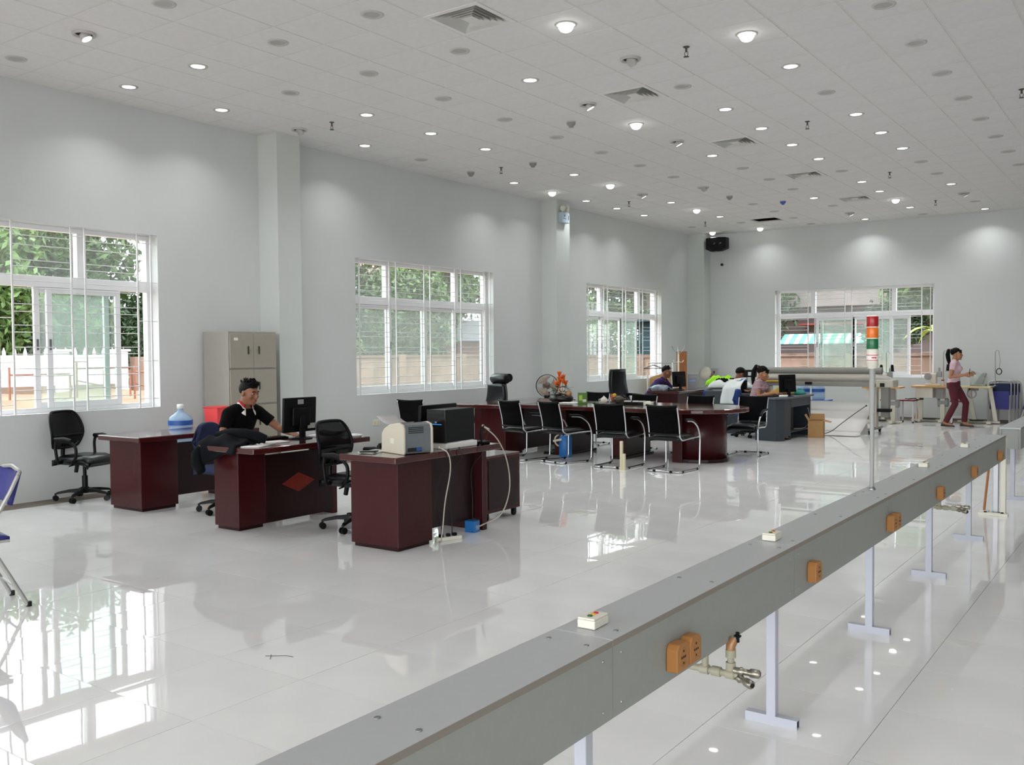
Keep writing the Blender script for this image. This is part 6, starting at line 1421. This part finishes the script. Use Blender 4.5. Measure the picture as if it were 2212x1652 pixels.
hang('cable', 'grey power cable trailing from plotter to the grey desk', [(-4.62, 17.8, .52), (-4.8, 17.75, .38), (-5.0, 17.6, .2), (-5.15, 17.4, .05), (-5.3, 17.15, .006), (-5.4, 16.9, .006)], .007, 'cable_black')
hang('cable', 'pale cable looping out of the grey desk shelf', [(-5.41, 16.9, .5), (-5.36, 16.85, .3), (-5.38, 16.6, .17), (-5.5, 16.4, .16)], .005, 'cable_grey')

# ------------------------------------------------------------------ wide plotter
t = thing('wide_plotter', 'long beige plotter with grey roller standing under the back window', 'plotter', (0, 18.0, 0))
X0, X1 = -6.75, -4.22
m = MB(); m.cyl((X0 + .08, .12, 1.155), .068, X1 - X0 - .28, 20, axis='x'); obj('top_roller', m, 'plotter_grey', t)
m = MB(); cs = [(-.16, .97), (.16, .97), (.17, 1.03), (.12, 1.085), (.02, 1.1), (-.1, 1.075), (-.17, 1.03)]
rings = [[Vector((x, y * s_, .97 + (z - .97) * k)) for y, z in cs] for x, s_, k in ((X0, .8, .3), (X0 + .06, 1, .85), (X0 + .15, 1, 1), (X1 - .3, 1, 1), (X1 - .16, 1, .93), (X1 - .04, .95, .6), (X1 + .03, .85, .25))]
m.loft(rings); obj('lid', m, 'plotter_lid', t)
m = MB(); m.box(X0 + .02, X1 - .22, -.2, .18, .87, .94); obj('front_rail', m, 'plotter_grey', t, .01)
m = MB(); m.box(X0 + .02, X1 - .2, -.12, .16, .94, .972); obj('bed', m, 'plotter_body', t)
m = MB(); m.box(X1 - .26, X1 + .07, -.2, .2, .86, 1.0); e = obj('end_housing', m, 'plotter_body', t, .02); m = MB(); m.box(X1 - .16, X1 - .08, -.206, -.2, .87, .94); obj('control_panel', m, 'black_gloss', e); m = MB(); m.box(X1 - .22, X1 - .18, -.206, -.2, .865, .885); obj('green_sticker', m, 'card_lime', e)
m = MB(); m.box(X0 - .06, X0 + .12, -.2, .2, .86, 1.0); obj('end_housing', m, 'plotter_body', t, .02)
m = MB(); m.box(-5.75, -5.62, -.24, -.18, .9, .95); obj('carriage', m, 'black_plastic', t, .008); m = MB(); m.tube([(X0 + .2, -.21, .955), (-6.0, -.21, .955)], .02, 10); obj('tool_bar', m, 'yellow_cloth', t)
for lx in (X0 + .22, X1 - .3):
    m = MB(); m.box(lx - .05, lx + .05, -.08, .08, .1, .86); l_ = obj('leg', m, 'plotter_body', t, .008); m = MB(); m.box(lx - .045, lx + .045, -.42, .42, .07, .12); obj('foot_bar', m, 'plotter_grey', l_, .008)
    for y in (-.37, .37):
        m = MB(); m.cyl((lx - .015, y, .035), .035, .03, 14, axis='x'); m.box(lx - .025, lx + .025, y - .02, y + .02, .04, .075); obj('castor', m, 'black_plastic', l_)
m = MB(); m.box(X1 - .2, X1 - .06, .02, .16, .3, .86); obj('drive_post', m, 'plotter_grey', t, .01); m = MB(); m.box(X1 - .26, X1 - .02, -.05, .12, .4, .46); obj('black_bracket', m, 'black_plastic', t, .008)
m = MB(); m.cyl((X0 + .3, .06, .46), .12, X1 - X0 - .68, 24, axis='x'); obj('paper_roll', m, 'foam', t)
m = MB(); m.sheet(lambda u, v: (X0 + .3 + (X1 - X0 - .68) * u, [.1, -.02, -.2, -.34, -.42][0] * (1 - v) - .42 * v - .1 * math.sin(PI * v), .56 - .5 * v ** .7 - .02), 10, 14, .004); obj('paper_web', m, 'paper', t)
m = MB(); m.sheet(lambda u, v: (X0 + .3 + (X1 - X0 - .68) * u, -.42 - .5 * v, .04 - .035 * min(1, v * 4) + .006 * math.sin(9 * u)), 12, 8, .003); obj('paper_end', m, 'paper', t)
m = MB(); m.add([(X1 - .42, -.55, .01), (X1 - .28, -.5, .01), (X1 - .33, -.42, .22), (X1 - .42, -.548, .012), (X1 - .28, -.498, .012), (X1 - .33, -.418, .222)], [(0, 1, 2), (5, 4, 3), (0, 3, 4, 1), (1, 4, 5, 2), (2, 5, 3, 0)]); obj('paper_guide', m, 'plotter_grey', t)
# blue water jugs behind it
for k, (x, z, lb) in enumerate(((-6.5, .5, 'blue water bottle on the low table behind the plotter'), (-6.18, .5, 'second blue water bottle behind the plotter, half hidden'))):
    t = thing('water_jug', lb, 'bottle', (x, 20.0, z)); m = MB(); m.lathe([(.12, 0), (.134, .02), (.136, .1), (.128, .115), (.136, .13), (.136, .25), (.12, .32), (.05, .36), (.03, .38)], n=20); b_ = obj('bottle', m, 'jug_blue', t); m = MB(); m.lathe([(.1375, .16), (.1375, .23)], n=20, caps=False); obj('label', m, 'jug_label', b_)
t = thing('low_table', 'low white table under the blue bottles behind the plotter', 'table', (-6.35, 20.0, 0)); m = MB(); m.box(-.4, .4, -.25, .25, .47, .5); obj('tabletop', m, 'jug_label', t, .004)
for x in (-.36, .36):
    for y in (-.21, .21):
        m = MB(); m.box(x - .02, x + .02, y - .02, y + .02, 0, .47); obj('leg', m, 'stool_white', t)

# ------------------------------------------------------------------ sewing machines, stools
def sewing_table(label, x, y, kind, ml, top):
    t = thing('sewing_table', label, 'table', (x, y, 0)); w = .36
    m = MB(); m.box(-w, w + (.04 if kind == 'straight' else -.1), -.25, .25, .74, .78); obj('tabletop', m, top, t, .012)
    for s_ in (-1, 1):
        if kind == 'straight':
            m = MB(); m.box(s_ * .22 - .045, s_ * .22 + .045, -.03, .03, .05, .74); obj('leg', m, 'machine_cream', t, .004)
        else:
            m = MB(); m.loft([[(s_ * .2 - .03, -.02, .74), (s_ * .2 + .05, -.02, .74), (s_ * .2 + .05, .02, .74), (s_ * .2 - .03, .02, .74)], [(s_ * .2 + .08, -.02, .06), (s_ * .2 + .16, -.02, .06), (s_ * .2 + .16, .02, .06), (s_ * .2 + .08, .02, .06)]], False); obj('leg', m, 'machine_cream', t, .004)
        m = MB(); m.box(s_ * .22 - .04, s_ * .22 + .04, -.26, .26, .01, .055); obj('foot_bar', m, 'machine_cream', t, .004)
    m = MB(); m.box(-.4, .4, -.03, .01, .02, .055); obj('cross_bar', m, 'machine_cream', t)
    if kind == 'straight':
        m = MB(); m.box(-.28, .06, -.2, .15, .52, .74); obj('oil_pan', m, 'machine_cream', t, .006)
        m = MB(); m.cyl((.12, .05, .42), .09, .2, 16, axis='x'); m.box(.1, .26, -.06, .1, .5, .72); obj('motor', m, 'machine_grey', t, .006)
    else:
        m = MB(); m.tube([(-.12 + .085 * math.cos(a), -.1, .62 + .085 * math.sin(a)) for a in [k * PI / 10 for k in range(20)]], .012, 8, closed=True); m.box(-.125, -.115, -.105, -.095, .54, .7); obj('hand_wheel', m, 'machine_grey', t)
        m = MB(); m.box(-.2, -.02, -.02, .1, .68, .74); obj('gear_box', m, 'machine_grey', t, .006)
    m = MB(); m.box(-.15, .1, -.15, -.02, .06, .08); obj('pedal', m, 'black_plastic', t, .004)
    s_ = thing('sewing_machine', ml, 'sewing machine', (x, y, .781))
    if kind == 'straight':
        m = MB(); m.box(-.12, .2, -.09, .09, 0, .04); obj('bed', m, 'machine_cream', s_, .008); m = MB(); m.box(-.02, .1, -.06, .07, .04, .26); obj('arm', m, 'machine_cream', s_, .02)
        m = MB(); m.tube([(-.06, -.08, .19), (-.06, .0, .19)], [.075, .075], 20); m.cyl((-.06, -.1, .19), .03, .02, 12, axis='y'); obj('hand_wheel', m, 'machine_grey', s_)
        m = MB(); m.box(.1, .2, -.04, .06, .18, .3); m.box(.13, .17, -.02, .03, .3, .38); obj('head', m, 'machine_grey', s_, .012); m = MB(); m.cyl((.23, -.06, 0), .03, .1, 12); obj('oil_cup', m, 'teapot', s_); m = MB(); m.cyl((.23, -.06, .1), .031, .025, 12); obj('cup_lid', m, 'stool_red', s_)
    else:
        m = MB(); m.box(-.16, .14, -.08, .08, 0, .035); obj('bed', m, 'machine_grey', s_, .008); m = MB(); m.loft([[(-.1, -.05, .03), (.08, -.05, .03), (.08, .05, .03), (-.1, .05, .03)], [(0, -.05, .18), (.12, -.05, .18), (.12, .05, .18), (0, .05, .18)], [(.06, -.04, .26), (.15, -.04, .26), (.15, .04, .26), (.06, .04, .26)]], False); obj('arm', m, 'machine_grey', s_, .015); m = MB(); m.cyl((.1, -.06, .24), .035, .12, 14, axis='y'); obj('thread_guide', m, 'machine_grey', s_)
    return t
sewing_table('sewing table with plywood top under the back window', -4.22, 21.45, 'straight', 'cream sewing machine on the plywood table before the walking woman', 'ply')
sewing_table('pale topped sewing table with slanted legs in front of the walking woman', -3.3, 21.42, 'slant', 'grey sewing machine on the pale sewing table', 'ply_pale')
sewing_table('sewing table half hidden behind the plotter end', -5.02, 20.6, 'straight', 'sewing machine behind the plotter end', 'ply')
def thread_stand(label, x, y, z, spools, ring):
    t = thing('thread_stand', label, 'thread stand', (x, y, z)); m = MB(); m.cyl((0, 0, 0), .008, .7, 8); m.tube([(0, 0, .7), (.02, 0, .74), (.06, 0, .73), (.07, 0, .68)], .006, 6); obj('rod', m, 'steel', t); m = MB(); m.lathe([(.04, 0), (.03, .012)], n=12); obj('base', m, 'steel', t)
    for sx in spools:
        m = MB(); m.lathe([(.06, .3), (.065, .308), (0, .31)], (sx, 0, 0), 12); obj('tray', m, 'steel', t); m = MB(); m.lathe([(.035, .31), (.038, .33), (.028, .44), (.02, .45)], (sx, 0, 0), 12); obj('spool', m, 'black_plastic', t)
    if ring:
        m = MB(); m.tube([(.07 + .05 * math.cos(a), 0, .3 + .06 * math.sin(a)) for a in [k * PI / 9 for k in range(18)]], .009, 8, closed=True); obj('cable_ring', m, 'black_plastic', t); m = MB(); m.tube([(.06, 0, .7), (.09, 0, .55), (.08, 0, .36)], .005, 6); obj('hanging_cord', m, 'machine_grey', t)
thread_stand('thread stand with black spool on the sewing table beside the window', -4.02, 21.62, .781, [.09], False)
thread_stand('thread stand with hanging black ring beside the folded chairs', -3.02, 21.58, .781, [], True)
thread_stand('thread stand with black spools behind the plotter end', -4.98, 20.75, .781, [-.1, .12], False)
def stool(label, x, y, rz=0):
    t = thing('stool', label, 'stool', (x, y, 0), R(rz), 'red topped stools'); m = MB(); m.box(-.17, .17, -.14, .14, .455, .485); obj('seat', m, 'stool_red', t, .008)
    for sx in (-.14, .14):
        for sy in (-.11, .11):
            m = MB(); m.box(sx - .016, sx + .016, sy - .016, sy + .016, .02, .455); l_ = obj('leg', m, 'stool_white', t); m = MB(); m.cyl((sx, sy, 0), .022, .022, 8); obj('foot_cap', m, 'black_plastic', l_)
    m = MB(); m.box(-.14, .14, -.012, .012, .14, .16); m.box(-.14, -.12, -.11, .11, .14, .16); m.box(.12, .14, -.11, .11, .14, .16); obj('stretcher', m, 'stool_white', t)
stool('red topped white stool before the plotter side sewing table', -4.98, 21.05, 4); stool('second red topped white stool with a black clamp lying on it', -4.62, 21.1, -5)
t = thing('clamp', 'black clamp tool lying on the second red stool', 'tool', (-4.46, 21.05, .486), R(10)); m = MB(); m.tube([(-.14, 0, .012), (.0, 0, .03), (.04, 0, -.0), (.12, .0, .012)], .011, 6); m.box(.08, .16, -.02, .02, .0, .04); obj('jaw', m, 'black_plastic', t); m = MB(); m.tube([(-.14, 0, .012), (-.2, .03, .02)], .008, 6); obj('handle', m, 'black_plastic', t)
stool('white stool behind the legs of the walking woman', -3.62, 21.1, 8)
t = thing('oil_jug', 'yellow oil can on the floor between stool and sewing table', 'can', (-4.5, 21.5, 0)); m = MB(); m.lathe([(.07, 0), (.075, .01), (.075, .17), (.05, .2), (.02, .22), (.02, .245)], n=16); obj('can', m, 'oil', t); m = MB(); m.tube([(-.05, 0, .19), (-.05, 0, .26), (.03, 0, .27), (.05, 0, .2)], .007, 6, bend=.03); obj('handle', m, 'oil', t)
# timber and sheets leaning in the far corner
for k, (x, c, w_) in enumerate(((-2.22, 'wood_board', .06), (-2.05, 'ply_pale', .09))):
    t = thing('leaning_board', ['brown board leaning on the back wall beside the folded chairs', 'pale board leaning on the back wall at the picture edge'][k], 'board', (x, 21.5, 0), R(0)); m = MB(); m.box(-w_, w_, -.01, .01, 0, 1.25, Matrix.Rotation(R(-16), 4, 'X') @ Matrix.Rotation(R(10), 4, 'Y')); obj('board', m, c, t, .002); m = MB(); m.box(-w_, w_, -.013, .013, .4, .43, Matrix.Rotation(R(-16), 4, 'X') @ Matrix.Rotation(R(10), 4, 'Y')); obj('batten', m, c, t)
S.cycles.adaptive_threshold = .025; S.cycles.max_bounces = 8; S.cycles.diffuse_bounces = 4; S.cycles.glossy_bounces = 4; S.cycles.transparent_max_bounces = 16; S.cycles.transmission_bounces = 4
